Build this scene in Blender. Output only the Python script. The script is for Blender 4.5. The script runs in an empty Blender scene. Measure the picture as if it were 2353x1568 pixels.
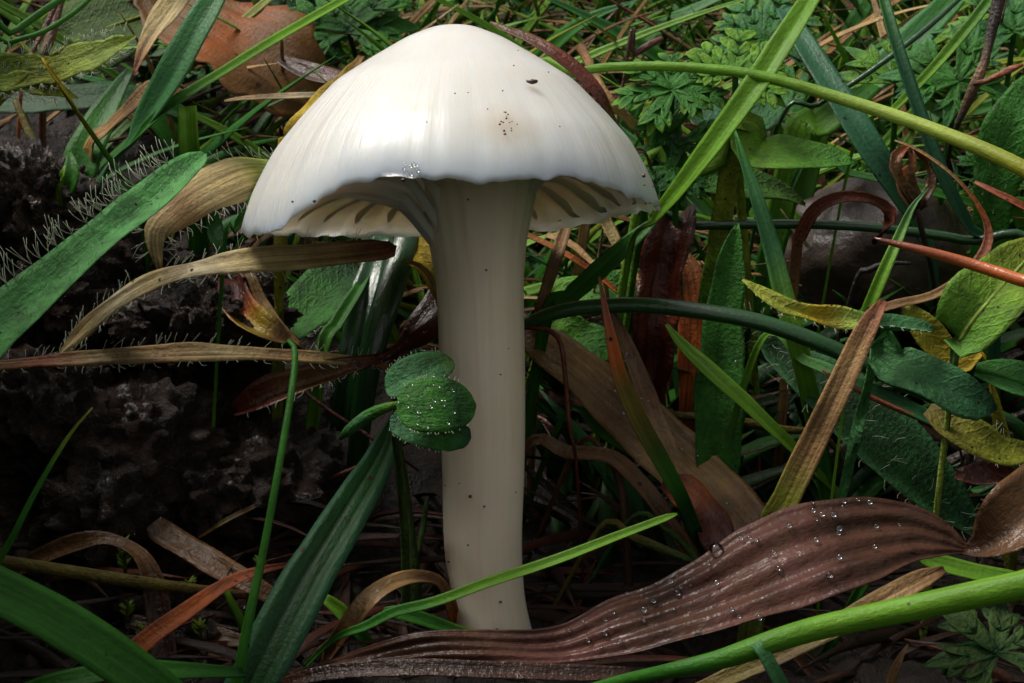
import bpy, math, random
import numpy as np
from mathutils import Vector, Matrix, noise
random.seed(7); rng = np.random.default_rng(7)
R_ = math.radians

# ------------------------------------------------------------------ camera, sky, sun, exposure
# everything is written in centimetres and built in metres (CM)
CM = 0.01
PITCH = R_(12.0); DIST = 14.0; PPC = 302.0           # camera looks 12 degrees down, 14 cm from the stem
FWD = np.array((0.0, math.cos(PITCH), -math.sin(PITCH)))
UPV = np.array((0.0, math.sin(PITCH), math.cos(PITCH)))
RGT = np.array((1.0, 0.0, 0.0))
C0 = np.array((0.0, 2.305*math.sin(PITCH), 2.305*math.cos(PITCH)))
CAMPOS = C0 - FWD*DIST
scene = bpy.context.scene
col = scene.collection
cam_d = bpy.data.cameras.new('camera'); cam = bpy.data.objects.new('camera', cam_d); col.objects.link(cam)
cam.location = Vector(CAMPOS*CM)
cam.rotation_euler = (math.pi/2-PITCH, 0, 0)
cam_d.sensor_width = 36.0
cam_d.lens = 36.0*DIST*PPC/2352.0
cam_d.clip_start = 0.005; cam_d.clip_end = 500.0
cam_d.dof.use_dof = True; cam_d.dof.focus_distance = 13.2*CM; 
cam_d.dof.aperture_fstop = cam_d.lens/0.36           # a stopped-down close-up lens: 0.36 mm pupil
scene.camera = cam

SUN_EL, SUN_AZ = R_(62.0), R_(-100.0)                 # azimuth from straight behind the camera, negative = left
world = bpy.data.worlds.new('World'); scene.world = world; world.use_nodes = True
wn = world.node_tree.nodes; wl = world.node_tree.links
bg = wn['Background']; sky = wn.new('ShaderNodeTexSky'); sky.sky_type = 'NISHITA'; sky.sun_disc = False
sdir = Vector((math.sin(SUN_AZ)*math.cos(SUN_EL), -math.cos(SUN_AZ)*math.cos(SUN_EL), math.sin(SUN_EL)))
sky.sun_elevation = SUN_EL; sky.sun_rotation = math.atan2(sdir.x, sdir.y)
sky.dust_density = 4.0; sky.air_density = 1.0; sky.ozone_density = 1.0
hs = wn.new('ShaderNodeHueSaturation'); hs.inputs['Saturation'].default_value = 0.0   # grey overcast
wl.new(sky.outputs[0], hs.inputs['Color']); wl.new(hs.outputs[0], bg.inputs['Color'])
bg.inputs['Strength'].default_value = 0.05
sun_d = bpy.data.lights.new('sun', 'SUN'); sun = bpy.data.objects.new('sun', sun_d); col.objects.link(sun)
sun_d.energy = 1.3; sun_d.angle = R_(22.0); sun_d.color = (1.0, 0.945, 0.86)
sun.rotation_euler = sdir.to_track_quat('Z', 'Y').to_euler()
sun.location = (0, 0, 1)
vs = scene.view_settings
vs.view_transform = 'Standard'; vs.look = 'None'; vs.gamma = 1.0; vs.use_curve_mapping = False
vs.exposure = 1.44
cy = scene.cycles; cy.max_bounces = 7; cy.diffuse_bounces = 3; cy.glossy_bounces = 3; cy.transmission_bounces = 5; cy.transparent_max_bounces = 6; cy.sample_clamp_indirect = 4.0

# ------------------------------------------------------------------ helpers
def P(px, py, d=0.0):
    s = PPC*DIST/(DIST+d)
    return C0 + RGT*((px-1176.0)/s) + UPV*((784.0-py)/s) + FWD*d
def proj(p):
    q = np.asarray(p) - CAMPOS
    x, y, z = q@RGT, q@UPV, q@FWD
    return 1176.0 + x/z*DIST*PPC, 784.0 - y/z*DIST*PPC, z-DIST
def lin(c):
    return tuple(((v/255.0)/12.92 if v/255.0 <= 0.04045 else ((v/255.0+0.055)/1.055)**2.4) for v in c)
PAL = {'G': (108,156,44), 'g': (58,118,38), 'k': (26,66,28), 'b': (46,92,62), 'B': (70,124,74), 'y': (142,150,48), 'Y': (192,164,44),
       't': (168,132,86), 'T': (198,176,124), 'o': (188,96,42), 'r': (96,42,26), 'n': (66,42,31), 'p': (96,62,54), 'c': (218,204,166),
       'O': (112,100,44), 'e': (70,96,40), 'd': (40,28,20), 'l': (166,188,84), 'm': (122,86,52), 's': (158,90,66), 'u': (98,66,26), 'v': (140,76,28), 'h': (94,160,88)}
PAL = {k: np.array(lin(v)) for k, v in PAL.items()}

def mesh_obj(name, V, Q, mat, uv=None, colr=None, parent=None, loc=None, smooth=True, tris=False):
    """link one mesh; V in cm world coordinates, made relative to loc (or to the parent's place)"""
    V = np.asarray(V, float); Q = np.asarray(Q, int); k = Q.shape[1]
    if parent is not None: org = np.array(parent['_o'])
    else: org = np.asarray(loc if loc is not None else V[0], float)
    me = bpy.data.meshes.new(name)
    me.vertices.add(len(V)); me.vertices.foreach_set('co', ((V-org)*CM).astype(np.float32).ravel())
    me.loops.add(Q.size); me.loops.foreach_set('vertex_index', Q.ravel().astype(np.int32))
    me.polygons.add(len(Q)); me.polygons.foreach_set('loop_start', (np.arange(len(Q))*k).astype(np.int32))
    me.polygons.foreach_set('use_smooth', np.full(len(Q), smooth, dtype=bool))
    if uv is not None:
        l = me.uv_layers.new(name='UVMap'); l.data.foreach_set('uv', np.asarray(uv, np.float32)[Q.ravel()].ravel())
    if colr is not None:
        a = me.color_attributes.new('Col', 'FLOAT_COLOR', 'POINT')
        c4 = np.ones((len(V), 4), np.float32); c4[:, :3] = colr; a.data.foreach_set('color', c4.ravel())
    me.update(calc_edges=True)
    me.materials.append(mat)
    o = bpy.data.objects.new(name, me); col.objects.link(o)
    if parent is not None: o.parent = parent
    else: o.location = Vector(org*CM)
    o['_o'] = [float(v) for v in org]
    return o
def thing(name, label, cat, loc, group=None):
    o = bpy.data.objects.new(name, None); col.objects.link(o); o.empty_display_size = 0.002
    o.location = Vector(np.asarray(loc)*CM); o['_o'] = [float(v) for v in loc]
    return tag(o, label, cat, group)
def tag(o, label=None, cat=None, group=None, kind=None):
    if label: o['label'] = label
    if cat: o['category'] = cat
    if group: o['group'] = group
    if kind: o['kind'] = kind
    return o
def join(parts):
    V, Q, U, K, n = [], [], [], [], 0
    for p in parts:
        V.append(p[0]); Q.append(p[1]+n); U.append(p[2]); K.append(p[3]); n += len(p[0])
    return np.vstack(V), np.vstack(Q), np.vstack(U), np.vstack(K)
def norm(v): return v/np.maximum(np.linalg.norm(v, axis=-1, keepdims=True), 1e-9)
def resample(pts, n):
    """Catmull-Rom through the rows of pts, n samples evenly spaced along the length"""
    p = np.asarray(pts, float); m = len(p)
    if m == 2: p = np.vstack((p[0], p.mean(0), p[1])); m = 3
    e = np.vstack((2*p[0]-p[1], p, 2*p[-1]-p[-2])); out = []
    for i in range(m-1):
        t = np.linspace(0, 1, 24, endpoint=(i == m-2))[:, None]
        a, b, c, d = e[i], e[i+1], e[i+2], e[i+3]
        out.append(0.5*((2*b)+(c-a)*t+(2*a-5*b+4*c-d)*t*t+(3*b-a-3*c+d)*t**3))
    q = np.vstack(out); L = np.r_[0, np.cumsum(np.linalg.norm(np.diff(q[:, :3], axis=0), axis=1))]
    s = np.linspace(0, L[-1], n)
    return np.column_stack([np.interp(s, L, q[:, k]) for k in range(q.shape[1])]), s
def colours(spec, t):
    c = np.array([PAL[k] for k in spec]) if isinstance(spec, str) else np.asarray(spec, float).reshape(-1, 3)
    x = np.linspace(0, 1, len(c))
    return np.column_stack([np.interp(t, x, c[:, k]) for k in range(3)])
HINT = norm(-FWD*0.8+np.array((0, 0, 0.75)))
def ribbon(pts, cols='g', fold=0.25, thick=0.018, ncross=7, hint=None, twist=(0, 0), ripple=0.0, ripf=3.0, ridge=(0, 0), teeth=(0, 0), curl=0.0, res=0.07, nmax=90, seed=0, jit=0.1, ecol=None):
    """a leaf or blade: rows (x,y,z,width) in cm; closed sheet with real thickness; returns V,Q,uv,col"""
    r = np.random.default_rng(abs(int(seed))+11)
    p0 = np.asarray(pts, float)
    L = np.linalg.norm(np.diff(p0[:, :3], axis=0), axis=1).sum()
    n = int(min(nmax, max(8, L/res)))
    q, s = resample(p0, n); t = s/max(s[-1], 1e-6)
    c = q[:, :3]; w = np.maximum(q[:, 3], 0.006)
    T = norm(np.gradient(c, axis=0))
    N = norm((HINT if hint is None else norm(np.asarray(hint, float)))[None, :]+0*T)
    N = norm(N-(N*T).sum(1)[:, None]*T)
    a = np.interp(t, np.linspace(0, 1, len(twist)), twist)[:, None]
    S = np.cross(T, N); N2 = N*np.cos(a)+S*np.sin(a); S = np.cross(T, N2); N = N2
    x = np.linspace(-1, 1, ncross)[None, :]
    ph = r.uniform(0, 6.3, 6)
    wl_ = w.copy(); wr_ = w.copy()
    if teeth[0]:
        saw = lambda u: (u % 1.0)
        wl_ = w*(1-teeth[1]*saw(t*teeth[0]+ph[0])); wr_ = w*(1-teeth[1]*saw(t*teeth[0]+ph[1]+.4))
    if jit:
        wl_ = wl_*(1+jit*(np.sin(s*5.1+ph[2])*.5+np.sin(s*13+ph[3])*.3)); wr_ = wr_*(1+jit*(np.sin(s*4.3+ph[4])*.5+np.sin(s*11+ph[5])*.3))
    half = np.where(x < 0, wl_[:, None], wr_[:, None])/2
    off = fold*np.abs(x)*half*1.0
    if curl: off = off+curl*half*x*x
    if ridge[0]: off = off+ridge[1]*np.cos(ridge[0]*np.pi*x)*np.minimum(1, w/w.max()*1.2)[:, None]
    if ripple: off = off+ripple*(np.sin(s[:, None]*ripf+ph[0]+x*1.3)*(.3+np.abs(x))+.6*np.sin(s[:, None]*ripf*2.3+ph[1]-2*x))*np.minimum(1, np.minimum(t, 1-t)*6)[:, None]
    top = c[:, None, :]+S[:, None, :]*(x*half)[..., None]+N[:, None, :]*off[..., None]
    th = (thick*(1-.75*x*x)+.003)*np.minimum(1, .3+w/w.max())[:, None]
    bot = top-N[:, None, :]*th[..., None]
    V = np.concatenate((top, bot[:, ::-1, :]), axis=1); m2 = 2*ncross
    u = np.concatenate(((x*half), (x*half)[:, ::-1]), axis=1)
    uv = np.stack((u, np.repeat(s[:, None]+seed*1.37 % 40, m2, 1)), -1)
    K = np.repeat(colours(cols, t)[:, None, :], m2, 1)
    if ecol is not None:                                # margin of another colour
        e = np.concatenate((x, x[:, ::-1]), 1)**4
        K = K*(1-e[..., None])+PAL[ecol][None, None, :]*e[..., None]
    return V.reshape(-1, 3), ring_quads(n, m2), uv.reshape(-1, 2), K.reshape(-1, 3)
def ring_quads(n, m2):
    i = np.arange(n-1)[:, None]*m2; j = np.arange(m2)[None, :]; j2 = (j+1) % m2
    Q = np.stack((i+j, i+j2, i+m2+j2, i+m2+j), -1).reshape(-1, 4)[:, ::-1]
    m = m2//2; k = np.arange(m-1)
    a = np.stack((k, k+1, m2-2-k, m2-1-k), -1); b = (a+(n-1)*m2)[:, ::-1]
    return np.vstack((Q, a, b))
def tube(pts, cols='g', ns=8, res=0.07, nmax=80, seed=0, flat=1.0, hint=None, bumpy=0.0):
    p0 = np.asarray(pts, float); L = np.linalg.norm(np.diff(p0[:, :3], axis=0), axis=1).sum()
    n = int(min(nmax, max(4, L/res))); q, s = resample(p0, n); t = s/max(s[-1], 1e-6)
    c = q[:, :3]; r = np.maximum(q[:, 3], 0.004)/2
    T = norm(np.gradient(c, axis=0)); N = norm((HINT if hint is None else np.asarray(hint))[None, :]+0*T)
    N = norm(N-(N*T).sum(1)[:, None]*T); S = np.cross(T, N)
    a = np.arange(ns)/ns*2*np.pi
    rr = r[:, None]*np.ones((1, ns))
    if bumpy:
        g = np.random.default_rng(seed); rr = rr*(1+bumpy*np.sin(s[:, None]*9+g.uniform(0, 6)+np.sin(a)[None]*2)+bumpy*.7*g.normal(size=rr.shape)*.5)
    V = c[:, None]+S[:, None]*(np.cos(a)[None]*rr)[..., None]+N[:, None]*(np.sin(a)[None]*rr*flat)[..., None]
    uv = np.stack((np.repeat((a/6.283)[None], n, 0)*r[:, None]*6.28, np.repeat(s[:, None], ns, 1)+seed*1.7 % 40), -1)
    K = np.repeat(colours(cols, t)[:, None], ns, 1)
    return V.reshape(-1, 3), ring_quads(n, ns), uv.reshape(-1, 2), K.reshape(-1, 3)
def spec(s):
    """'x y w d|x y w d' in the photograph's layout -> rows of world x,y,z,width in cm"""
    out = []
    for k in s.split('|'):
        x, y, w, d = [float(v) for v in k.split()]
        out.append(np.r_[P(x, y, d), w*(DIST+d)/(DIST*PPC)])
    return np.array(out)

# ------------------------------------------------------------------ materials
def nt(name):
    m = bpy.data.materials.new(name); m.use_nodes = True; t = m.node_tree; t.nodes.clear()
    return m, t.nodes, t.links
def N_(nodes, typ, **kw):
    n = nodes.new(typ)
    for k, v in kw.items():
        if k in n.inputs: n.inputs[k].default_value = v
        else: setattr(n, k, v)
    return n
def uvnoise(nodes, links, sx, sy, detail=3.0, rough=0.55, scale=1.0):
    tc = nodes.new('ShaderNodeUVMap'); mp = nodes.new('ShaderNodeMapping'); mp.inputs['Scale'].default_value = (sx, sy, 1)
    nz = N_(nodes, 'ShaderNodeTexNoise', Scale=scale, Detail=detail, Roughness=rough)
    links.new(tc.outputs[0], mp.inputs[0]); links.new(mp.outputs[0], nz.inputs['Vector']); return nz
def ramp(nodes, links, src, stops):
    r = nodes.new('ShaderNodeValToRGB'); e = r.color_ramp.elements
    while len(e) < len(stops): e.new(0.5)
    for k, (p, c) in enumerate(stops):
        e[k].position = p; e[k].color = (c, c, c, 1) if not hasattr(c, '__len__') else (*c, 1)
    links.new(src, r.inputs[0]); return r
def leaf_mat(name, rough=0.45, trans=0.22, stripe=0.35, sfreq=38.0, mott=0.35, mfreq=3.0, spots=0.0, spotf=9.0, spotc=(0.02, 0.012, 0.008), coat=0.15, bump=0.4, spec=0.5, wetvar=0.0, bfreq=14.0, crough=0.08, blot=None, veins=0.0, blotf=.85):
    m, nd, lk = nt(name)
    at = N_(nd, 'ShaderNodeAttribute', attribute_name='Col')
    st = uvnoise(nd, lk, sfreq, 0.7, 3.0); rs = ramp(nd, lk, st.outputs['Fac'], [(0.3, 1-stripe), (0.7, 1+stripe*0.55)])
    mo = uvnoise(nd, lk, mfreq*1.3, mfreq, 5.0, 0.65); rm = ramp(nd, lk, mo.outputs['Fac'], [(0.3, 1-mott), (0.72, 1+mott*0.5)])
    a = N_(nd, 'ShaderNodeMix', data_type='RGBA', blend_type='MULTIPLY'); a.inputs[0].default_value = 1
    b = N_(nd, 'ShaderNodeMix', data_type='RGBA', blend_type='MULTIPLY'); b.inputs[0].default_value = 1
    lk.new(at.outputs['Color'], a.inputs[6]); lk.new(rs.outputs[0], a.inputs[7]); lk.new(a.outputs[2], b.inputs[6]); lk.new(rm.outputs[0], b.inputs[7])
    out = b.outputs[2]
    vein = None
    if veins:                                           # side veins running out from the midrib
        tc = nd.new('ShaderNodeUVMap'); sx = nd.new('ShaderNodeSeparateXYZ'); lk.new(tc.outputs[0], sx.inputs[0])
        ab = N_(nd, 'ShaderNodeMath', operation='ABSOLUTE'); lk.new(sx.outputs[0], ab.inputs[0])
        ma = N_(nd, 'ShaderNodeMath', operation='MULTIPLY_ADD'); ma.inputs[1].default_value = -1.1; lk.new(ab.outputs[0], ma.inputs[0]); lk.new(sx.outputs[1], ma.inputs[2])
        wz = uvnoise(nd, lk, 5, 5, 2.0); m2 = N_(nd, 'ShaderNodeMath', operation='MULTIPLY_ADD'); m2.inputs[1].default_value = .12; lk.new(wz.outputs['Fac'], m2.inputs[0]); lk.new(ma.outputs[0], m2.inputs[2])
        si = N_(nd, 'ShaderNodeMath', operation='PINGPONG'); si.inputs[1].default_value = .055; lk.new(m2.outputs[0], si.inputs[0])
        vein = ramp(nd, lk, si.outputs[0], [(0.0, 1.0), (0.018, 0.0)])
        lg = N_(nd, 'ShaderNodeMix', data_type='RGBA', blend_type='SCREEN'); sc_ = N_(nd, 'ShaderNodeMath', operation='MULTIPLY'); sc_.inputs[1].default_value = veins
        lk.new(vein.outputs[0], sc_.inputs[0]); lk.new(sc_.outputs[0], lg.inputs[0]); lk.new(out, lg.inputs[6]); lk.new(out, lg.inputs[7]); out = lg.outputs[2]
    if blot:                                            # decay blotches of a second colour
        bz = uvnoise(nd, lk, 2.2, 1.6, 4.0, 0.6); br = ramp(nd, lk, bz.outputs['Fac'], [(0.5, 0.0), (0.66, blotf)])
        c = N_(nd, 'ShaderNodeMix', data_type='RGBA'); lk.new(br.outputs[0], c.inputs[0]); lk.new(out, c.inputs[6]); c.inputs[7].default_value = (*blot, 1); out = c.outputs[2]
    if spots:
        tc = nd.new('ShaderNodeUVMap'); vo = N_(nd, 'ShaderNodeTexVoronoi', Scale=spotf); lk.new(tc.outputs[0], vo.inputs['Vector'])
        sp = ramp(nd, lk, vo.outputs['Distance'], [(0.10, 1.0), (0.17, 0.0)])
        sc = N_(nd, 'ShaderNodeSeparateColor'); lk.new(vo.outputs['Color'], sc.inputs[0])
        gt = N_(nd, 'ShaderNodeMath', operation='LESS_THAN'); gt.inputs[1].default_value = spots; lk.new(sc.outputs[0], gt.inputs[0])
        mu = N_(nd, 'ShaderNodeMath', operation='MULTIPLY'); lk.new(sp.outputs[0], mu.inputs[0]); lk.new(gt.outputs[0], mu.inputs[1])
        c = N_(nd, 'ShaderNodeMix', data_type='RGBA'); lk.new(mu.outputs[0], c.inputs[0]); lk.new(out, c.inputs[6]); c.inputs[7].default_value = (*spotc, 1); out = c.outputs[2]
    p = N_(nd, 'ShaderNodeBsdfPrincipled', Roughness=rough); p.inputs['Specular IOR Level'].default_value = spec
    p.inputs['Coat Weight'].default_value = coat; p.inputs['Coat Roughness'].default_value = crough
    lk.new(out, p.inputs['Base Color'])
    if wetvar:
        wz = uvnoise(nd, lk, 5, 4, 4.0, 0.7); wr = ramp(nd, lk, wz.outputs['Fac'], [(0.42, 0.0), (0.6, wetvar)]); lk.new(wr.outputs[0], p.inputs['Coat Weight'])
    bz = uvnoise(nd, lk, bfreq*2.4, bfreq*0.5, 4.0, 0.6); bz2 = uvnoise(nd, lk, bfreq*2, bfreq*2, 3.0, 0.6)
    ad = N_(nd, 'ShaderNodeMath', operation='ADD'); lk.new(bz.outputs['Fac'], ad.inputs[0]); lk.new(bz2.outputs['Fac'], ad.inputs[1])
    if vein:
        av = N_(nd, 'ShaderNodeMath', operation='MULTIPLY_ADD'); av.inputs[1].default_value = -.22; lk.new(vein.outputs[0], av.inputs[0]); lk.new(ad.outputs[0], av.inputs[2]); ad = av
    bp = N_(nd, 'ShaderNodeBump', Strength=bump, Distance=0.0002); lk.new(ad.outputs[0], bp.inputs['Height']); lk.new(bp.outputs[0], p.inputs['Normal']); lk.new(bp.outputs[0], p.inputs['Coat Normal'])
    o = nd.new('ShaderNodeOutputMaterial')
    if trans:
        tr = nd.new('ShaderNodeBsdfTranslucent'); lk.new(out, tr.inputs['Color']); mx = N_(nd, 'ShaderNodeMixShader'); mx.inputs[0].default_value = trans
        lk.new(p.outputs[0], mx.inputs[1]); lk.new(tr.outputs[0], mx.inputs[2]); lk.new(mx.outputs[0], o.inputs['Surface'])
    else: lk.new(p.outputs[0], o.inputs['Surface'])
    return m
M = {}
M['fresh'] = leaf_mat('fresh_grass', rough=0.42, trans=0.3, stripe=0.3, mott=0.25, spots=0.05, coat=0.0, spec=0.2)
M['soft'] = leaf_mat('soft_leaf', rough=0.55, trans=0.25, stripe=0.06, mott=0.6, mfreq=5, spots=0.28, spotf=13, coat=0.03, bump=1.0, bfreq=14, spec=.22)
M['veined'] = leaf_mat('veined_leaf', rough=0.55, trans=0.25, stripe=0.06, mott=0.6, mfreq=4.5, spots=0.28, spotf=13, coat=0.03, bump=1.0, bfreq=14, veins=.2, spec=.22)
M['spotted'] = leaf_mat('spotted_blade', rough=0.45, trans=0.12, stripe=0.22, mott=0.25, spots=0.6, spotf=8, coat=0.03, spec=.2)
M['dry'] = leaf_mat('dry_blade', rough=0.55, trans=0.22, stripe=0.62, sfreq=44, mott=0.5, mfreq=2.6, spots=0.2, spotf=8, spotc=(0.03, 0.014, 0.008), coat=0.15, bump=0.7, wetvar=0.12, spec=.2, blot=(0.10, 0.05, 0.028), blotf=.6)
M['wet'] = leaf_mat('wet_dead_leaf', rough=0.38, trans=0.15, stripe=0.5, sfreq=22, mott=0.55, mfreq=2.2, spots=0.16, spotf=6, coat=0.6, bump=0.9, wetvar=.5, bfreq=10, crough=0.09, spec=.3)
M['plantain'] = leaf_mat('rotting_plantain', rough=0.42, trans=0.06, stripe=0.25, sfreq=9, mott=0.6, mfreq=1.7, spots=0.22, spotf=4.2, spotc=(0.010, 0.007, 0.006), coat=0.5, bump=0.8, wetvar=0.22, bfreq=5, crough=0.08, blot=(0.085, 0.040, 0.022), spec=.14)
M['rush'] = leaf_mat('shiny_rush', rough=0.3, trans=0.0, stripe=0.35, sfreq=30, mott=0.2, coat=0.45, bump=0.25, crough=0.14, spec=.4)
M['bark'] = leaf_mat('twig_bark', rough=0.6, trans=0.0, stripe=0.6, sfreq=25, mott=0.7, mfreq=5, coat=0.15, bump=1.0)
M['matte'] = leaf_mat('bloomy_blade', rough=0.5, trans=0.1, stripe=0.25, sfreq=16, mott=0.3, mfreq=2, spots=0.2, spotf=6, coat=0.0, bump=0.5, spec=.22)
m, nd, lk = nt('plant_hair'); p = N_(nd, 'ShaderNodeBsdfPrincipled', Roughness=0.35); p.inputs['Base Color'].default_value = (0.50, 0.55, 0.42, 1)
tr = nd.new('ShaderNodeBsdfTranslucent'); tr.inputs['Color'].default_value = (0.6, 0.65, 0.5, 1); mx = N_(nd, 'ShaderNodeMixShader'); mx.inputs[0].default_value = 0.4
o = nd.new('ShaderNodeOutputMaterial'); lk.new(p.outputs[0], mx.inputs[1]); lk.new(tr.outputs[0], mx.inputs[2]); lk.new(mx.outputs[0], o.inputs[0]); M['hair'] = m
m, nd, lk = nt('water_drop'); tp = nd.new('ShaderNodeBsdfTransparent'); tp.inputs[0].default_value = (.93, .95, .95, 1); gl = N_(nd, 'ShaderNodeBsdfGlossy', Roughness=0.03)
fr = N_(nd, 'ShaderNodeFresnel', IOR=1.45); mx = nd.new('ShaderNodeMixShader'); lk.new(fr.outputs[0], mx.inputs[0]); lk.new(tp.outputs[0], mx.inputs[1]); lk.new(gl.outputs[0], mx.inputs[2])
o = nd.new('ShaderNodeOutputMaterial'); lk.new(mx.outputs[0], o.inputs[0]); M['water'] = m
def mineral(name, c1, c2, scale, rough=(0.15, 0.6), bump=1.0, dist=0.0012, coat=0.0, c3=None, spec=.5):
    m, nd, lk = nt(name); tc = nd.new('ShaderNodeTexCoord')
    n1 = N_(nd, 'ShaderNodeTexNoise', Scale=scale, Detail=8.0, Roughness=0.65); lk.new(tc.outputs['Object'], n1.inputs['Vector'])
    r1 = ramp(nd, lk, n1.outputs['Fac'], [(0.32, c1), (0.7, c2)] if c3 is None else [(0.3, c1), (0.55, c2), (0.75, c3)])
    n2 = N_(nd, 'ShaderNodeTexNoise', Scale=scale*0.7, Detail=4.0); mp = nd.new('ShaderNodeMapping'); mp.inputs['Location'].default_value = (3, 5, 1)
    lk.new(tc.outputs['Object'], mp.inputs[0]); lk.new(mp.outputs[0], n2.inputs['Vector'])
    r2 = ramp(nd, lk, n2.outputs['Fac'], [(0.4, rough[0]), (0.62, rough[1])])
    n3 = N_(nd, 'ShaderNodeTexNoise', Scale=scale*3.0, Detail=6.0, Roughness=0.7); lk.new(tc.outputs['Object'], n3.inputs['Vector'])
    bp = N_(nd, 'ShaderNodeBump', Strength=bump, Distance=dist); lk.new(n3.outputs['Fac'], bp.inputs['Height'])
    p = nd.new('ShaderNodeBsdfPrincipled'); lk.new(r1.outputs[0], p.inputs['Base Color']); lk.new(r2.outputs[0], p.inputs['Roughness']); lk.new(bp.outputs[0], p.inputs['Normal'])
    p.inputs['Coat Weight'].default_value = coat; p.inputs['Coat Roughness'].default_value = 0.1; p.inputs['Specular IOR Level'].default_value = spec
    o = nd.new('ShaderNodeOutputMaterial'); lk.new(p.outputs[0], o.inputs[0]); return m
M['soil'] = mineral('wet_dark_soil', (0.006, 0.0045, 0.0035), (0.022, 0.014, 0.010), 160, rough=(0.2, 0.85), spec=.25)
M['clod'] = mineral('wet_brown_soil', (0.012, 0.008, 0.006), (0.095, 0.060, 0.045), 260, rough=(0.06, 0.6), dist=0.0022, spec=.45)
M['rock'] = mineral('smooth_wet_stone', (0.022, 0.014, 0.010), (0.062, 0.044, 0.033), 55, rough=(0.25, 0.55), bump=0.4, c3=(0.13, 0.11, 0.09), spec=.35)
M['speck'] = mineral('soil_crumb', (0.012, 0.006, 0.004), (0.08, 0.035, 0.02), 900, bump=0.3, dist=0.0002)
# ------------------------------------------------------------------ ground: one sheet, dense near the mushroom, running out to the far field
GC = [P(*k) for k in ((1141,1490,0), (600,1560,-.5), (1700,1580,-.4), (0,1560,0), (2352,1540,0.2), (1141,1640,-2.5), (200,1660,-2.5), (2100,1660,-2.5),
      (150,1330,1.0), (480,1330,1.0), (100,1050,1.6), (400,1000,1.8), (60,760,2.1), (330,740,2.3), (500,640,3.0), (60,520,2.7), (250,520,3.2),
      (800,1250,1.6), (1141,1230,2.0), (800,900,3.0), (1141,900,3.4), (1141,600,5.0), (700,500,4.8), (400,330,5.2), (100,250,4.8),
      (1500,1250,1.6), (1500,950,3.0), (1900,1200,1.8), (2300,1150,1.8), (1900,850,3.0), (2300,850,3.0), (1600,600,4.6), (2000,600,4.2), (2350,560,4.3),
      (300,60,8), (900,60,9), (1500,120,9), (2100,120,8.5), (1141,-60,11.5), (200,-150,11.5), (2200,-150,11.5))]
GC += [np.array(k, float) for k in ((-7,-3,.1), (7,-3,0), (-7,-9,.2), (7,-9,.1), (0,-9,0), (-9,3,2.0), (9,3,1.6), (-11,9,5.2), (11,9,5), (-13,18,9.0), (13,18,8.6), (0,19,9.4),
       (-15,-16,.3), (15,-16,.2), (0,-18,0), (0,30,11), (-25,30,11), (25,30,11), (-28,0,2), (28,0,2), (0,-40,0), (-40,-40,0), (40,-40,0), (0,60,12), (-60,60,12), (60,60,12))]
GC = np.array(GC)
def _ker(a, b): return np.sqrt(((a[:, None]-b[None])**2).sum(-1)+.15)
_A = np.zeros((len(GC)+1,)*2); _A[:-1, :-1] = _ker(GC[:, :2], GC[:, :2])-np.eye(len(GC))*.25; _A[-1, :-1] = _A[:-1, -1] = 1
_W = np.linalg.solve(_A, np.r_[GC[:, 2], 0])
def gz0(xy):
    xy = np.atleast_2d(np.asarray(xy, float))
    return np.concatenate([_ker(k, GC[:, :2])@_W[:-1]+_W[-1] for k in np.array_split(xy, max(1, len(xy)//4000))])
def gz(x, y): return float(gz0(((x, y),))[0])
def axis(lo, hi, step, far, grow=1.35):
    a = list(np.arange(lo, hi+step/2, step)); s = step
    while a[-1] < far: s *= grow; a.append(a[-1]+s)
    s = step
    while a[0] > -far: s *= grow; a.insert(0, a[0]-s)
    return np.array(a)
gx = axis(-7, 7, .085, 6000); gy = axis(-4, 12, .085, 6000)
GX, GY = np.meshgrid(gx, gy)
XY = np.column_stack((GX.ravel(), GY.ravel()))
rad = np.maximum(np.abs(XY[:, 0])/45, np.abs(XY[:, 1])/55); XYc = XY/np.maximum(1, rad)[:, None]
Z = gz0(XYc)
_gy, _gx = np.gradient(Z.reshape(GX.shape), gy, gx); NRM = norm(np.stack((-_gx, -_gy, np.ones_like(_gx)), -1)).reshape(-1, 3)
XYZ = np.column_stack((XY, Z))
near = (np.abs(XY[:, 0]) < 9) & (XY[:, 1] > -6) & (XY[:, 1] < 15)
for i in np.nonzero(near)[0]:
    v = Vector((XY[i, 0], XY[i, 1], Z[i]))
    amp = .36 if v.x < -1.2 else .20
    XYZ[i] += NRM[i]*amp*(noise.fractal(v*1.3, .9, 2.1, 5)*.55+abs(noise.noise(v*3.3))*.5+abs(noise.noise(v*7.7))*.25+noise.noise(v*15)*.1-.1)
nx, ny = len(gx), len(gy)
ii = (np.arange(ny-1)[:, None]*nx+np.arange(nx-1)[None]).ravel()
Q = np.column_stack((ii, ii+1, ii+nx+1, ii+nx))
g = mesh_obj('ground', XYZ, Q, M['soil'], loc=(0, 0, 0)); g['kind'] = 'structure'

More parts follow.
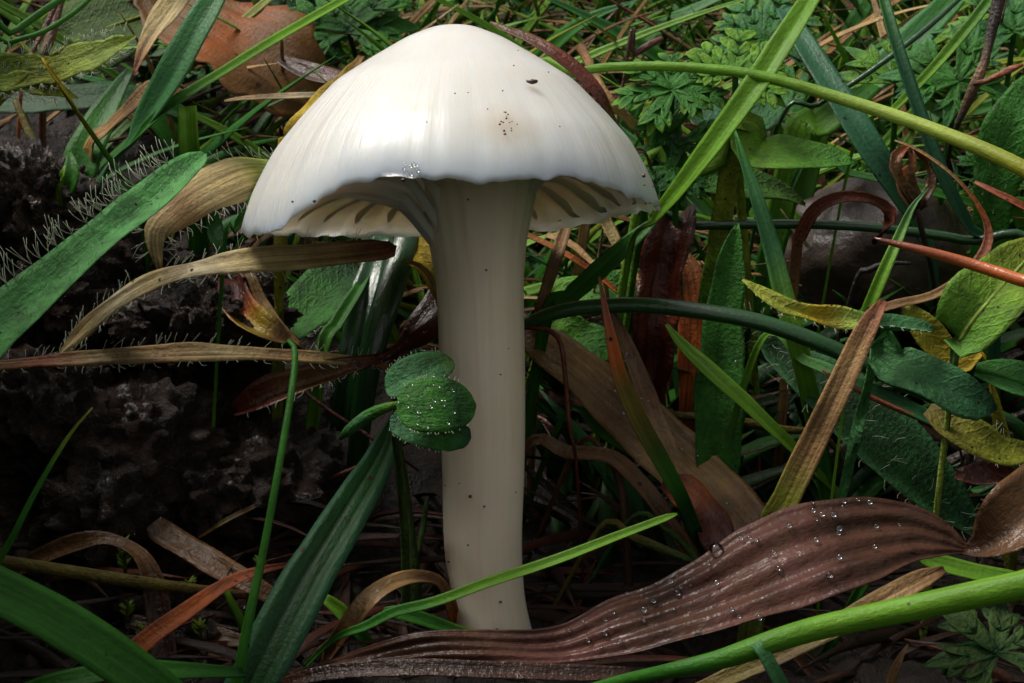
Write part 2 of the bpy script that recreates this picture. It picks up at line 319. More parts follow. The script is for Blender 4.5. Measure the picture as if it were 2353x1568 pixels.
# ------------------------------------------------------------------ the mushroom, built leaning back a little; x,z below are its own cm from the picture centre
def L2W(a):
    a = np.asarray(a, float); return C0+a[..., 0:1]*RGT+a[..., 1:2]*FWD+a[..., 2:3]*UPV
CX = (1042-1176)/PPC; APEX = 2.40
rim_phi = np.array([-180,-150,-120,-100,-84,-68,-56,-48,-40,-31,-22,-10,0,8,16,25,36,48,64,85,100,120,150,180.])
rim_z = np.array([.90,.87,.855,.845,.83,.765,.765,.83,.95,1.05,1.115,1.115,1.10,1.07,1.085,1.12,1.135,1.07,1.01,.99,1.01,1.03,.93,.90])
def rimz(phi):
    d = np.degrees(phi); d = (d+180) % 360-180
    z = sum(np.interp((d+o+180) % 360-180, rim_phi, rim_z) for o in (-5, -2.5, 0, 2.5, 5))/5
    return z+.009*np.sin(phi*23+1)+.007*np.sin(phi*37)+.006*np.sin(phi*61+2)
prof_s = np.array([0,.1,.22,.38,.54,.70,.82,.92,.97,1.0]); prof_r = np.array([0,.16,.37,.63,.885,1.14,1.34,1.49,1.555,1.585]); prof_d = np.array([0,.012,.10,.26,.43,.70,.94,1.22,1.40,1.52])
_fs = np.linspace(-.12, 1.12, 497); _k = np.hanning(47); _k /= _k.sum()
def _smooth(y, odd):                                  # rounded profile without facets
    e = np.interp(np.abs(_fs), prof_s, y)*np.where(_fs < 0, -1 if odd else 1, 1)
    e = np.where(_fs > 1, y[-1]+(_fs-1)*(y[-1]-y[-2])/(prof_s[-1]-prof_s[-2]), e); return np.convolve(np.pad(e, 23, 'edge'), _k, 'valid')
_pr = _smooth(prof_r, True); _pd = _smooth(prof_d, False); _pd = _pd-np.interp(0, _fs, _pd)
def capsurf(phi, s, inset=0.0):
    """outer cap surface (phi 0 = towards the camera, + = right), s 0 apex .. 1 rim"""
    r = np.interp(s, _fs, _pr); d = np.interp(s, _fs, _pd)
    drop = APEX-rimz(phi)
    f = 1+(drop/1.52-1)*s**2.2
    right = np.clip(np.sin(phi), 0, 1)
    r = r*(1+.02*np.sin(phi*3+.5)*s)+.035*right*np.sin(np.pi*np.clip(s, 0, 1))+.012*np.sin(phi*5+1)*s**3
    r = r*(1-.05*np.clip(np.cos(phi), 0, 1)**2*s**3)
    z = APEX-d*f
    r = r-inset*.5; z = z-inset
    return np.stack((CX+r*np.sin(phi), -r*np.cos(phi)+0*z, z), -1)
m, nd, lk = nt('waxy_cap')
uvm = uvnoise(nd, lk, 26, 1.6, 4.0, 0.6); fib = uvnoise(nd, lk, 60, 5.0, 3.0, 0.6)
mot = uvnoise(nd, lk, 1.6, 1.4, 3.0, 0.5)
rc = ramp(nd, lk, mot.outputs['Fac'], [(0.3, (0.80, 0.78, 0.735)), (0.7, (0.85, 0.84, 0.815))])
p = N_(nd, 'ShaderNodeBsdfPrincipled', Roughness=0.34); lk.new(rc.outputs[0], p.inputs['Base Color'])
p.inputs['Subsurface Weight'].default_value = 1.0; p.inputs['Subsurface Radius'].default_value = (1.0, 0.75, 0.5); p.inputs['Subsurface Scale'].default_value = 0.0035
p.inputs['Coat Weight'].default_value = 0.35; p.inputs['Coat Roughness'].default_value = 0.07
ad = N_(nd, 'ShaderNodeMath', operation='MULTIPLY_ADD'); ad.inputs[1].default_value = 0.5; lk.new(fib.outputs['Fac'], ad.inputs[0]); lk.new(uvm.outputs['Fac'], ad.inputs[2])
at = N_(nd, 'ShaderNodeAttribute', attribute_name='Col'); sc = N_(nd, 'ShaderNodeSeparateColor'); lk.new(at.outputs['Color'], sc.inputs[0])
bp = N_(nd, 'ShaderNodeBump', Distance=0.00028); lk.new(sc.outputs[0], bp.inputs['Strength']); lk.new(ad.outputs[0], bp.inputs['Height']); lk.new(bp.outputs[0], p.inputs['Normal'])
tr = nd.new('ShaderNodeBsdfTranslucent'); lk.new(rc.outputs[0], tr.inputs[0]); mx = N_(nd, 'ShaderNodeMixShader'); mx.inputs[0].default_value = 0.3; lk.new(p.outputs[0], mx.inputs[1]); lk.new(tr.outputs[0], mx.inputs[2])
# a faint ochre stain beside the rusty crumbs
tcx = nd.new('ShaderNodeTexCoord'); vd = N_(nd, 'ShaderNodeVectorMath', operation='DISTANCE'); STAIN = vd
lk.new(tcx.outputs['Object'], vd.inputs[0]); sn = N_(nd, 'ShaderNodeTexNoise', Scale=1500.0, Detail=4.0); lk.new(tcx.outputs['Object'], sn.inputs['Vector'])
sa = N_(nd, 'ShaderNodeMath', operation='MULTIPLY_ADD'); sa.inputs[1].default_value = .0022; lk.new(sn.outputs['Fac'], sa.inputs[0]); lk.new(vd.outputs['Value'], sa.inputs[2])
sr_ = ramp(nd, lk, sa.outputs[0], [(0.0008, .5), (.0030, 0.0)])
sm = N_(nd, 'ShaderNodeMix', data_type='RGBA'); lk.new(sr_.outputs[0], sm.inputs[0]); lk.new(rc.outputs[0], sm.inputs[6]); sm.inputs[7].default_value = (.62, .42, .22, 1)
lk.new(sm.outputs[2], p.inputs['Base Color'])
o = nd.new('ShaderNodeOutputMaterial'); lk.new(mx.outputs[0], o.inputs[0]); M['cap'] = m
def flesh(name, c1, c2, sss, stripe=18, rough=.4, coat=.1, bumpd=.00012, trans=0):
    m, nd, lk = nt(name)
    a = uvnoise(nd, lk, stripe, .8, 4.0, .6); b = uvnoise(nd, lk, 1.3, 1.0, 3.0)
    mm = N_(nd, 'ShaderNodeMath', operation='ADD'); lk.new(a.outputs['Fac'], mm.inputs[0]); lk.new(b.outputs['Fac'], mm.inputs[1])
    hf = N_(nd, 'ShaderNodeMath', operation='MULTIPLY'); hf.inputs[1].default_value = .5; lk.new(mm.outputs[0], hf.inputs[0])
    r = ramp(nd, lk, hf.outputs[0], [(.35, c1), (.65, c2)])
    p = N_(nd, 'ShaderNodeBsdfPrincipled', Roughness=rough); lk.new(r.outputs[0], p.inputs['Base Color'])
    p.inputs['Subsurface Weight'].default_value = sss; p.inputs['Subsurface Radius'].default_value = (1.0, .62, .34); p.inputs['Subsurface Scale'].default_value = .003
    p.inputs['Coat Weight'].default_value = coat; p.inputs['Coat Roughness'].default_value = .2
    bp = N_(nd, 'ShaderNodeBump', Strength=.5, Distance=bumpd); lk.new(a.outputs['Fac'], bp.inputs['Height']); lk.new(bp.outputs[0], p.inputs['Normal'])
    o = nd.new('ShaderNodeOutputMaterial'); lk.new(p.outputs[0], o.inputs[0])
    if trans:
        tr = nd.new('ShaderNodeBsdfTranslucent'); lk.new(r.outputs[0], tr.inputs[0]); mx = N_(nd, 'ShaderNodeMixShader'); mx.inputs[0].default_value = trans; lk.new(p.outputs[0], mx.inputs[1]); lk.new(tr.outputs[0], mx.inputs[2]); lk.new(mx.outputs[0], o.inputs[0])
    return m
M['stem'] = flesh('stem_flesh', (.72, .60, .455), (.80, .71, .57), .7)
M['gill'] = flesh('gill_flesh', (.80, .76, .68), (.86, .83, .77), .6, stripe=6, trans=.45)
stem_base = L2W(((1141-1176)/PPC, 0, (784-1500)/PPC))
mush = thing('mushroom', 'white bell capped mushroom on a tall pale stem', 'mushroom', stem_base)
NPH, NS = 240, 64
ph = np.linspace(-np.pi, np.pi, NPH, endpoint=False)[None, :]; ss = np.linspace(0, 1, NS)[:, None]
outer = capsurf(ph+0*ss, ss+0*ph)
fibre = np.clip(np.interp((np.degrees(ph)+180) % 360-180, [-180,-100,-70,-30,0,40,70,120,180], [.6,.6,.75,.3,.12,.2,.55,.6,.6])*np.interp(ss, [0,.25,.5,1], [.05,.35,1,.9]), 0, 1)
# gentle dents and folds along the flank
rr_ = (np.sin(ph*9+.6)+.6*np.sin(ph*17+2))*.005*ss**3
outer[..., 0] += rr_*np.sin(ph); outer[..., 1] -= rr_*np.cos(ph)
outer[..., 2] += .012*np.sin(ph*2+ss*6)*ss*(1-ss)
si = np.linspace(1, 0.12, 30)[:, None]
thk = .018+.15*(1-si)**.8+.03*(1-si)
BED = .078
inner = capsurf(ph+0*si, si+0*ph)-np.stack((.02*np.sin(ph)+0*si, -.02*np.cos(ph)+0*si, thk+0*ph), -1)*np.clip((1-si)*12+.12, 0, 1)[..., None]
_rt = np.hypot(inner[..., 0]-CX, inner[..., 1]); _q = np.clip((_rt[0]-_rt)/(_rt[0]-.36), 0, 1)
_lz = inner[0][None, :, 2]+.26*np.sin(np.pi*np.clip(_q*.8, 0, 1))*(1-_q*.2)+BED*np.clip(_q*8, 0, 1)
inner[..., 2] = np.minimum(inner[..., 2], _lz)
CAPV = np.concatenate((outer, inner), 0); n_ = CAPV.shape[0]
capW = L2W(CAPV).reshape(-1, 3)
i = np.arange(n_-1)[:, None]*NPH; j = np.arange(NPH)[None]; j2 = (j+1) % NPH
Q = np.stack((i+j, i+NPH+j, i+NPH+j2, i+j2), -1).reshape(-1, 4)
uv = np.stack((np.concatenate((ph*1.2+0*ss, ph*1.2+0*si)), np.concatenate((ss*2+0*ph, 4-si*2+0*ph))), -1).reshape(-1, 2)
fb = np.concatenate((fibre+0*ss, 0*si+0*ph+.2)).reshape(-1, 1)
cap = mesh_obj('cap', capW, Q, M['cap'], uv=uv, colr=np.repeat(fb, 3, 1), parent=mush); cap['label'] = 'waxy white bell shaped cap with a wavy margin'
# stem
sy = np.array([330,372,400,420,450,480,520,560,640,720,800,900,1000,1100,1200,1260,1300,1370,1420,1470,1530.])
sl = np.array([880,915,930,945,956,965,977,985,1000,1005,1008,1011,1014,1017,1018,1021,1025,1040,1047,1055,1062.]); sr = np.array([1300,1262,1247,1233,1227,1222,1213,1207,1202,1203,1205,1207,1207,1205,1200,1199,1200,1205,1215,1228,1240.])
ys = np.linspace(330, 1530, 110); cxs = (np.interp(ys, sy, (sl+sr)/2)-1176)/PPC; hw = np.interp(ys, sy, (sr-sl)/2)/PPC
k5 = np.ones(5)/5; hw = np.convolve(np.pad(hw, 2, 'edge'), k5, 'valid'); cxs = np.convolve(np.pad(cxs, 2, 'edge'), k5, 'valid')
NA = 96; a = np.arange(NA)/NA*2*np.pi
zz = (784-ys)/PPC
flute = np.clip((zz-.35)/.9, 0, 1)[:, None]*.020*np.cos(a*22)[None]+.006*np.sin(a*5+zz[:, None]*2)+.004*np.sin(a*11+zz[:, None])
rr = hw[:, None]*(1+flute)
SV = np.stack((cxs[:, None]+rr*np.cos(a), rr*np.sin(a)*.96, zz[:, None]+0*a), -1)
stemW = L2W(SV).reshape(-1, 3)
i = np.arange(len(ys)-1)[:, None]*NA; j = np.arange(NA)[None]; j2 = (j+1) % NA
Qs = np.stack((i+j, i+j2, i+NA+j2, i+NA+j), -1).reshape(-1, 4)[:, ::-1]
uvs = np.stack((a[None]*.33+0*zz[:, None], -zz[:, None]+0*a), -1).reshape(-1, 2)
stem = mesh_obj('stem', stemW, Qs, M['stem'], uv=uvs, parent=mush); stem['label'] = 'smooth pale beige stem flaring into the gills'
# gills: one plate each, running from the rim down onto the flare of the stem
SX = (1091-1176)/PPC
NG = 60
for k in range(NG):
    phk = -math.pi+2*math.pi*(k+.5*random.uniform(-.35, .35))/NG
    short = k % 2 == 1
    t = np.linspace(0, 1, 26); s_in = np.interp(t, [0, 1], [.975, .40 if short else .24])
    topc = capsurf(phk+0*t, s_in, .0)
    sh0 = .022+.05*np.clip((1-s_in)*4, 0, 1); topc = topc-np.stack((sh0*math.sin(phk)*1.3, -sh0*math.cos(phk)*1.3, .012+.16*(1-s_in)), -1)
    topc0 = topc.copy(); rim = topc[0]; r_top = np.hypot(topc[:, 0]-CX, topc[:, 1])
    if short:
        q = np.clip((r_top[0]-r_top)/(r_top[0]-.36), 0, 1)
        low = topc.copy(); low[:, 2] = np.minimum(rim[2]+.26*np.sin(np.pi*np.clip(q*.8, 0, 1))*(1-q*.2)+.02+.09*t, topc[:, 2]-.004)
        topc[:, 2] = np.minimum(topc[:, 2], low[:, 2]+.12)
    else:
        low = topc.copy()
        r0 = r_top[0]; q = np.clip((r0-r_top)/(r0-.36), 0, 1)
        zend = .62
        low[:, 2] = rim[2]+(.26*np.sin(np.pi*np.clip(q*.8, 0, 1))*(1-q*.2))-np.clip(q-.72, 0, 1)**1.5*3.2*.55
        low[:, 2] = np.minimum(low[:, 2], topc[:, 2]-.004)
        topc[:, 2] = np.minimum(topc[:, 2], low[:, 2]+BED+.03)
    # swing towards the stem axis, which stands right of the cap's middle
    sh = np.clip((1.3-r_top)/1.0, 0, 1)*(SX-CX)
    topc[:, 0] += sh; low[:, 0] += sh
    side = np.array((math.cos(phk), math.sin(phk), 0)); wob = .012*np.sin(t*7+k)[:, None]*side
    rows = []
    gap = np.maximum(r_top, .42)*(math.pi/NG)*(1.12 if not short else 1.0)       # wedges that nearly meet at the roof
    for f, th in ((0, 1.0), (.35, .78), (.7, .46), (1, .13)):
        rows.append((topc*(1-f)+low*f+wob*f, (gap*th)[:, None]))
    ring = [c_+side*th for c_, th in rows]+[c_-side*th for c_, th in rows[::-1]]
    V = np.stack(ring, 1)
    Qg = ring_quads(len(t), 8)
    uvg = np.stack((np.repeat(np.r_[0, .1, .2, .3, .3, .2, .1, 0][None], len(t), 0), np.repeat(t[:, None]*1.4+k, 8, 1)), -1).reshape(-1, 2)
    mesh_obj('gill', L2W(V).reshape(-1, 3), Qg, M['gill'], uv=uvg, parent=cap)

# ------------------------------------------------------------------ finding a spot on a surface that faces the camera
def onsurf(V, px, py):
    q = V-CAMPOS; z = q@FWD; X = 1176+(q@RGT)/z*DIST*PPC; Y = 784-(q@UPV)/z*DIST*PPC
    d2 = (X-px)**2+(Y-py)**2+np.maximum(0, z-z.min())*0
    near_ = np.nonzero(d2 < d2.min()+260)[0]
    b_ = near_[np.argmin(z[near_])]
    return V[b_]+(RGT*(px-X[b_])-UPV*(py-Y[b_]))*z[b_]/(DIST*PPC)
def blob(c, r, seed, squash=(1, 1, 1), rough=.35, sub=2):
    """small irregular lump; returns V and triangle list as quads-free array"""
    V, F = ICO[sub]; g_ = np.random.default_rng(seed); o_ = Vector(g_.uniform(0, 50, 3))
    k_ = np.array([1+rough*noise.noise(Vector(v)*1.7+o_) for v in V])
    return np.asarray(c)+V*k_[:, None]*np.array(squash)*r, F
import bmesh
ICO = {}
for sub in (1, 2, 3, 4, 5, 6):
    bm = bmesh.new(); bmesh.ops.create_icosphere(bm, subdivisions=sub, radius=1.0)
    bm.verts.ensure_lookup_table(); ICO[sub] = (np.array([v.co[:] for v in bm.verts]), np.array([[v.index for v in f.verts] for f in bm.faces])); bm.free()
# ------------------------------------------------------------------ stones and soil clods
def lump(name, label, cat, px, py, d, rx, ry, rz, mat, seed, amp=.3, freq=1.6, fine=.08, sub=5, group=None):
    c = P(px, py, d); V, F = ICO[sub]; o_ = Vector((seed*3.7, seed*1.3, seed*.7)); W = []
    sz = (rx+ry+rz)/3
    for v in V:
        u = Vector((v[0]*rx, v[1]*ry, v[2]*rz)); q = u/sz+o_; w = u*1.0+o_*2
        k_ = sz*(amp*.8*noise.noise(q*freq)+amp*.4*noise.noise(q*freq*2.3))+fine*(.45*abs(noise.noise(w*6))+.35*noise.noise(w*13)+.2*abs(noise.noise(w*26))+.1*noise.noise(w*50))
        W.append(tuple(u+Vector(v)*k_))
    o = mesh_obj(name, np.array(W)+c, F, mat, loc=c-np.array((0, 0, rz))); return tag(o, label, cat, group)
lump('stone', 'large smooth brown grey stone half buried behind the right hand grass', 'stone', 2010, 590, 3.2, 1.05, .8, .75, M['rock'], 3, amp=.3, freq=1.0, fine=.05)
lump('stone', 'small purplish grey stone behind the cut leaf plant', 'stone', 1485, 440, 4.0, .30, .28, .22, M['rock'], 8, amp=.2, fine=.02, sub=4)
lump('stone', 'pale tan pebble lying between the grass above the toothed leaf', 'stone', 1790, 310, 5.0, .17, .15, .12, M['rock'], 9, amp=.2, fine=.02, sub=4)
for px, py, d, a_, b_, c_, sd, lb in ((70, 475, 1.9, .62, .5, .44, 1, 'tall wet crumbly soil clod behind the hairy green leaf'), (215, 545, 2.0, .42, .4, .34, 2, 'wet soil clod beside the folded tan leaf'),
        (330, 640, 2.1, .75, .5, .42, 4, 'long shiny mud lump under the arching tan leaf'), (420, 745, 1.5, .5, .35, .22, 5, 'low glistening mud lump above the hairy brown stalk'),
        (560, 735, 1.9, .34, .3, .36, 6, 'dark soil lump against the curled yellow and brown leaf'), (120, 690, 1.7, .5, .4, .3, 10, 'brown mud lump below the tall soil clod'),
        (300, 1000, 1.4, .8, .5, .45, 11, 'black wet soil lump under the hairy brown stalk'), (90, 930, 1.3, .6, .45, .4, 12, 'black soil lump under the left end of the brown stalk'),
        (240, 1170, .9, .45, .35, .25, 13, 'shiny black soil crumb heap behind the brown looped blade'), (640, 1090, 1.5, .5, .4, .3, 14, 'black soil lump behind the thin hooked green stem'),
        (480, 1140, 1.2, .35, .3, .22, 15, 'small black soil lump above the cut brown strip')):
    lump('soil_clod', lb, 'soil clod', px, py, d, a_, b_, c_, M['clod'], sd, amp=.5, freq=1.3, fine=.42, sub=6 if py < 760 else 5, group='wet soil clods left of the mushroom')

near_i = np.nonzero(near & (XY[:, 0] < 0) & (XY[:, 1] < 6))[0]
g_ = np.random.default_rng(77); VV, FF, n0 = [], [], 0
for k in range(620):                                     # loose wet crumbs lying on the bare soil
    px, py = g_.uniform(-60, 640), g_.uniform(380, 1480); d0 = np.interp(py, [380, 560, 760, 1000, 1330, 1480], [3.0, 2.8, 2.2, 1.7, 1.0, .2])+g_.normal()*.15
    c = P(px, py, d0); c = XYZ[near_i[np.argmin(((XYZ[near_i]-c)**2).sum(1))]]+g_.normal(size=3)*.02; r_ = min(.22, .045+.05*g_.exponential())
    W, F = blob(c, r_, k, (1, .9, .8), .75, 3); VV.append(W); FF.append(F+n0); n0 += len(W)
tag(mesh_obj('soil_crumbs', np.vstack(VV), np.vstack(FF), M['clod'], loc=P(300, 1000, 1.6)), 'loose wet crumbs strewn over the bare dark soil left of the stem', 'soil', None, 'stuff')

# ------------------------------------------------------------------ blades, leaves, stalks: one builder
SEED = [100]
def hairs_on(V, n, m, cnt, ln, edge, seed, parent, up=.35, wide=.0045):
    """fine pale hairs along the margins ('e') or the face ('f') of a sheet"""
    g_ = np.random.default_rng(seed); top = V.reshape(n, 2*m, 3)[:, :m]; parts = []
    for _ in range(cnt):
        i_ = int(g_.uniform(.03, .97)*(n-1)); T = top[min(i_+1, n-1), m//2]-top[max(i_-1, 0), m//2]; T = T/max(np.linalg.norm(T), 1e-6)
        if edge == 'f': j_ = int(g_.integers(0, m))
        elif edge == 'L': j_ = 0
        elif edge == 'R': j_ = m-1
        else: j_ = 0 if g_.random() < .5 else m-1
        b_ = top[i_, j_]; S = top[i_, m-1]-top[i_, 0]; S = S/max(np.linalg.norm(S), 1e-6); N = np.cross(S, T)
        if N@(-FWD) < 0: N = -N
        out = S*(-1 if j_ < m/2 else 1)
        d_ = (out if edge != 'f' else N)+N*up*g_.normal(.5, .6)+T*g_.normal(.25, .45)
        d_ = d_/np.linalg.norm(d_); l_ = ln*g_.uniform(.5, 1.25)
        bend = np.array((0, 0, 1))*l_*(.14+.1*g_.normal())+T*l_*(.12+g_.normal()*.16)
        p_ = np.array([np.r_[b_, wide], np.r_[b_+d_*l_*.5, wide*.7], np.r_[b_+d_*l_+bend, wide*.2]])
        parts.append(tube(p_, 'c', ns=4, res=ln/4, nmax=5))
    V_, Q_, U_, K_ = join(parts)
    h = mesh_obj('hairs', V_, Q_, M['hair'], parent=parent); h['kind'] = 'stuff'; return h
SHEETS = {}
def B(name, label, cat, sp, cols='g', mat='fresh', kind='rib', hair=None, root=None, group=None, key=None, rib=None, **kw):
    SEED[0] += 1; sd = SEED[0]
    pts = spec(sp) if isinstance(sp, str) else np.asarray(sp, float)
    for e_ in (root or ''):                               # carry the hidden end down into the ground
        i0, i1 = (0, 1) if e_ == 's' else (-1, -2)
        d_ = pts[i0, :3]-pts[i1, :3]; d_ = d_/np.linalg.norm(d_); q_ = pts[i0, :3]+d_*.5+np.array((0, .25, 0)); q_[2] = gz(q_[0], q_[1])-.15
        row = np.r_[q_, pts[i0, 3]*.8]; pts = np.vstack((row, pts)) if e_ == 's' else np.vstack((pts, row))
    if kind == 'tube': V, Q, U, K = tube(pts, cols, seed=sd, **kw); m_ = None
    else:
        kw.setdefault('seed', sd); V, Q, U, K = ribbon(pts, cols, **kw); m_ = kw.get('ncross', 7)
    if key: SHEETS[key] = (V, m_)
    if not hair and not rib: return tag(mesh_obj(name, V, Q, M[mat], U, K), label, cat, group)
    t = thing(name, label, cat, pts[0, :3], group)
    mesh_obj('leaf_blade', V, Q, M[mat], U, K, parent=t)
    if hair:
        for h_ in (hair if isinstance(hair, list) else [hair]): hairs_on(V, len(V)//(2*m_), m_, h_[0], h_[1], h_[2], sd, t, *(h_[3:]))
    if rib:
        q_, _ = resample(pts, 30); N = norm(HINT+0*q_[:, :3]); q_[:, :3] += N*.004; q_[:, 3] = np.linspace(rib[1], rib[1]*.3, 30)
        v_, f_, u_, k_ = tube(q_, rib[0], ns=6); mesh_obj('midrib', v_, f_, M['soft'], u_, k_, parent=t)
    return t

# --- left side
B('hairy_leaf', 'broad blue green leaf with a fringe of long white hairs', 'leaf', '-260 1090 210 -2.6|-60 820 165 -2.3|60 710 135 -2.1|200 585 105 -1.8|330 482 98 -1.4|415 405 80 -1.1|452 372 56 -.95|470 352 14 -.9', 'Ghhhhh', 'soft', fold=.35, ncross=9, curl=.2, hair=[(300, .17, 'L', .8, .0045), (160, .04, 'f')], root='s', jit=.04, ripple=.008)
B('dead_leaf', 'arching hairy tan leaf reaching under the cap', 'dead leaf', '120 850 40 1.2|152 800 56 .9|210 742 62 .6|285 682 66 .3|370 640 68 .1|520 606 68 -.2|700 590 70 -.1|830 577 68 .1|885 572 62 .2|902 560 24 .25', 'tTTcTcTTts', 'dry', fold=.2, ncross=11, ridge=(3, .012), hair=(130, .09, 'e'), ripple=.012, jit=.06)
B('dead_leaf', 'folded yellow and pinkish leaf tapering to a twisted point', 'dead leaf', '760 360 100 1.7|670 388 118 1.3|560 398 118 .9|465 440 112 .6|392 490 92 .45|358 530 58 .4|357 570 34 .4|366 618 14 .45', 'lllyTTtTT', 'dry', fold=.1, ncross=11, curl=-.35, hair=(150, .11, 'e'), ripple=.015, twist=(.1, 0, -.3, -.5, .1), key='fold')
B('dead_leaf', 'long flat hairy brown stalk lying level across the soil', 'dead leaf', '-160 850 30 .7|0 838 34 .6|150 826 40 .55|300 815 46 .5|450 808 52 .45|600 812 46 .5|740 822 34 .6|850 832 22 .8|900 850 12 1.0', 'mtsTtTtTo', 'dry', fold=.15, ncross=9, ridge=(3, .012), hair=(110, .08, 'e'), ripple=.01)
B('dead_leaf', 'wet dark red leaf rolled and curling from behind the stem', 'dead leaf', '1100 690 50 1.4|1010 765 62 1.0|940 798 44 .8|880 828 34 .7|800 850 40 .65|710 880 62 .6|620 912 74 .55|560 938 46 .55|538 950 8 .6', 'rrrrrmmrr', 'wet', fold=.5, ncross=9, curl=.5, hair=(40, .06, 'L'), ripple=.02, twist=(.2, .5, 0, -.3))
B('grass_stalk', 'thin green stem hooked over at its tip', 'grass stem', '652 792 8 -1.0|664 783 11 -1.05|676 800 14 -1.1|676 850 16 -1.2|660 960 17 -1.4|632 1120 18 -1.6|602 1280 20 -1.7|570 1430 24 -1.8|540 1600 30 -1.8|525 1720 26 -1.7', 'ggggggG', 'fresh', kind='tube', ns=10)
B('grass_leaf', 'broad dark bluish blade leaning up from the bottom edge', 'grass blade', '480 1760 120 -1.3|598 1545 124 -1.2|700 1350 122 -.9|795 1190 104 -.5|862 1075 76 -.1|890 1010 54 .1|900 960 10 .25', 'kkkkkk', 'matte', fold=.45, ncross=11, ridge=(3, .03), jit=.04, ecol='b')
B('grass_leaf', 'slim green blade with two arms meeting in front of the stem foot, upper arm', 'grass blade', '760 1475 16 -.9|840 1440 24 -1.0|905 1408 28 -1.05|1000 1384 27 -1.15|1120 1340 27 -1.25|1280 1286 26 -1.3|1430 1228 22 -1.3|1525 1192 18 -1.3|1556 1180 5 -1.3', 'ggggGGGG', 'fresh', fold=.5, ncross=7, jit=.02, root='s')
B('grass_leaf', 'short green blade with a water fleck running under the brown plantain leaf', 'grass blade', '880 1402 14 -.95|905 1408 34 -.95|970 1425 36 -.9|1040 1448 34 -.8|1120 1475 26 -.7|1200 1520 16 -.5', 'gggGGg', 'fresh', fold=.45)
B('dead_leaf', 'tan blade bent into an arch left of the stem foot', 'dead leaf', '735 1560 40 -.3|760 1500 42 -.6|800 1440 46 -.7|850 1375 50 -.7|905 1340 46 -.6|960 1328 34 -.5|1005 1338 26 -.35|1030 1380 26 -.2|1050 1450 30 0|1070 1500 30 .1', 'mmmttmmoo', 'wet', fold=.2, ncross=9, curl=.3, ripple=.01)
B('grass_leaf', 'short thick green blade tip poking up behind the arched tan blade', 'grass blade', '735 1370 20 -.3|775 1400 36 -.3|812 1440 34 -.3|850 1490 30 -.2', 'GGgg', 'fresh', fold=.6)
B('grass_leaf', 'wide out of focus green blade crossing the lower left corner', 'grass blade', '-260 1260 120 -4.4|-40 1345 120 -4.2|120 1425 120 -4.0|270 1520 116 -3.8|420 1640 100 -3.5|520 1800 80 -3.0', 'ggggg', 'fresh', fold=.2, jit=.02)
B('grass_leaf', 'level dark green blade low behind the corner blade', 'grass blade', '560 1545 30 -2.4|420 1540 46 -2.8|250 1545 50 -3.0|60 1590 50 -3.0|-100 1680 40 -2.8', 'kggg', 'fresh', fold=.2)
B('dead_leaf', 'bright orange brown blade slanting over the dark litter', 'dead leaf', '240 1600 44 -1.0|288 1520 52 -1.0|350 1462 50 -.95|440 1398 44 -.85|512 1348 34 -.7|575 1318 26 -.5|650 1300 16 -.3|730 1290 8 0', 'mooosrr', 'dry', fold=.35, jit=.04)
B('dead_leaf', 'dark brown strip of dead leaf with a torn square end', 'dead leaf', '352 1200 44 .6|372 1222 58 .6|450 1270 62 .4|530 1318 60 .2|590 1350 46 .1|680 1400 30 .1', 'nmmmmn', 'wet', fold=.15, ripple=.012)
B('plant_stalk', 'olive brown stem lying across the lower left litter', 'stem', '-120 1270 28 -.7|0 1288 30 -.6|150 1311 31 -.5|300 1334 30 -.4|420 1350 26 -.2|560 1366 20 .1|660 1375 12 .3', 'mOOOmn', 'soft', kind='tube', ns=10)
B('grass_leaf', 'fine upright green blade against the black soil', 'grass blade', '-90 1480 20 -1.6|-20 1325 19 -1.6|30 1232 17 -1.6|90 1115 13 -1.55|160 1000 9 -1.5|212 936 3 -1.5', 'gGGggy', 'fresh', fold=.5, root='s')
B('dead_leaf', 'brown blade looped over into the lower left litter', 'dead leaf', '20 1330 36 .1|90 1285 40 .05|180 1248 40 0|250 1238 34 -.05|318 1272 40 -.1|352 1335 52 -.15|366 1420 60 -.2|378 1510 62 -.3|385 1620 60 -.4', 'nmmmmnnnn', 'wet', fold=.2, ncross=9, curl=.3, ripple=.02)
B('dead_leaf', 'flat brown litter blade along the bottom under the orange blade', 'dead leaf', '300 1425 30 .2|430 1452 40 .1|560 1465 50 0|700 1470 40 .1|800 1500 30 .2', 'nmmmn', 'wet', fold=.15, ripple=.015)
B('grass_stalk', 'short green stalk rising to the tip of the orange blade', 'grass stem', '515 1345 8 -.6|530 1380 18 -.6|552 1425 22 -.55|578 1490 22 -.5|600 1580 18 -.4', 'GGggg', 'fresh', kind='tube')
B('plant_stalk', 'dim green stalk standing behind the small round lobed leaf', 'stem', '908 985 20 .8|920 1080 28 .7|935 1190 30 .6|948 1300 32 .5|955 1380 30 .5|960 1460 28 .5', 'eeeee', 'soft', kind='tube', ns=10)
B('plant_stalk', 'thin forked green sprig left of the stem', 'stem', '980 1150 8 .9|975 1190 14 .9|965 1245 14 .8|950 1300 12 .7', 'eee', 'soft', kind='tube')
B('twig', 'thin dark red twig behind the round lobed leaf', 'twig', '640 1140 10 1.4|720 1112 10 1.2|840 1065 11 1.0|900 1030 12 1.0|1000 990 10 1.2', 'rrrr', 'bark', kind='tube')
B('twig', 'thin red twig slanting below the rolled red leaf', 'twig', '700 900 8 1.3|760 945 9 1.2|830 990 9 1.2|900 1035 8 1.2|960 1080 6 1.4', 'rrr', 'bark', kind='tube')
B('dead_leaf', 'tan straw slanting down through the dark behind the bluish blade', 'dead leaf', '455 1235 8 .8|520 1195 12 .8|590 1160 10 .9|640 1135 6 1.1', 'mOmm', 'dry')
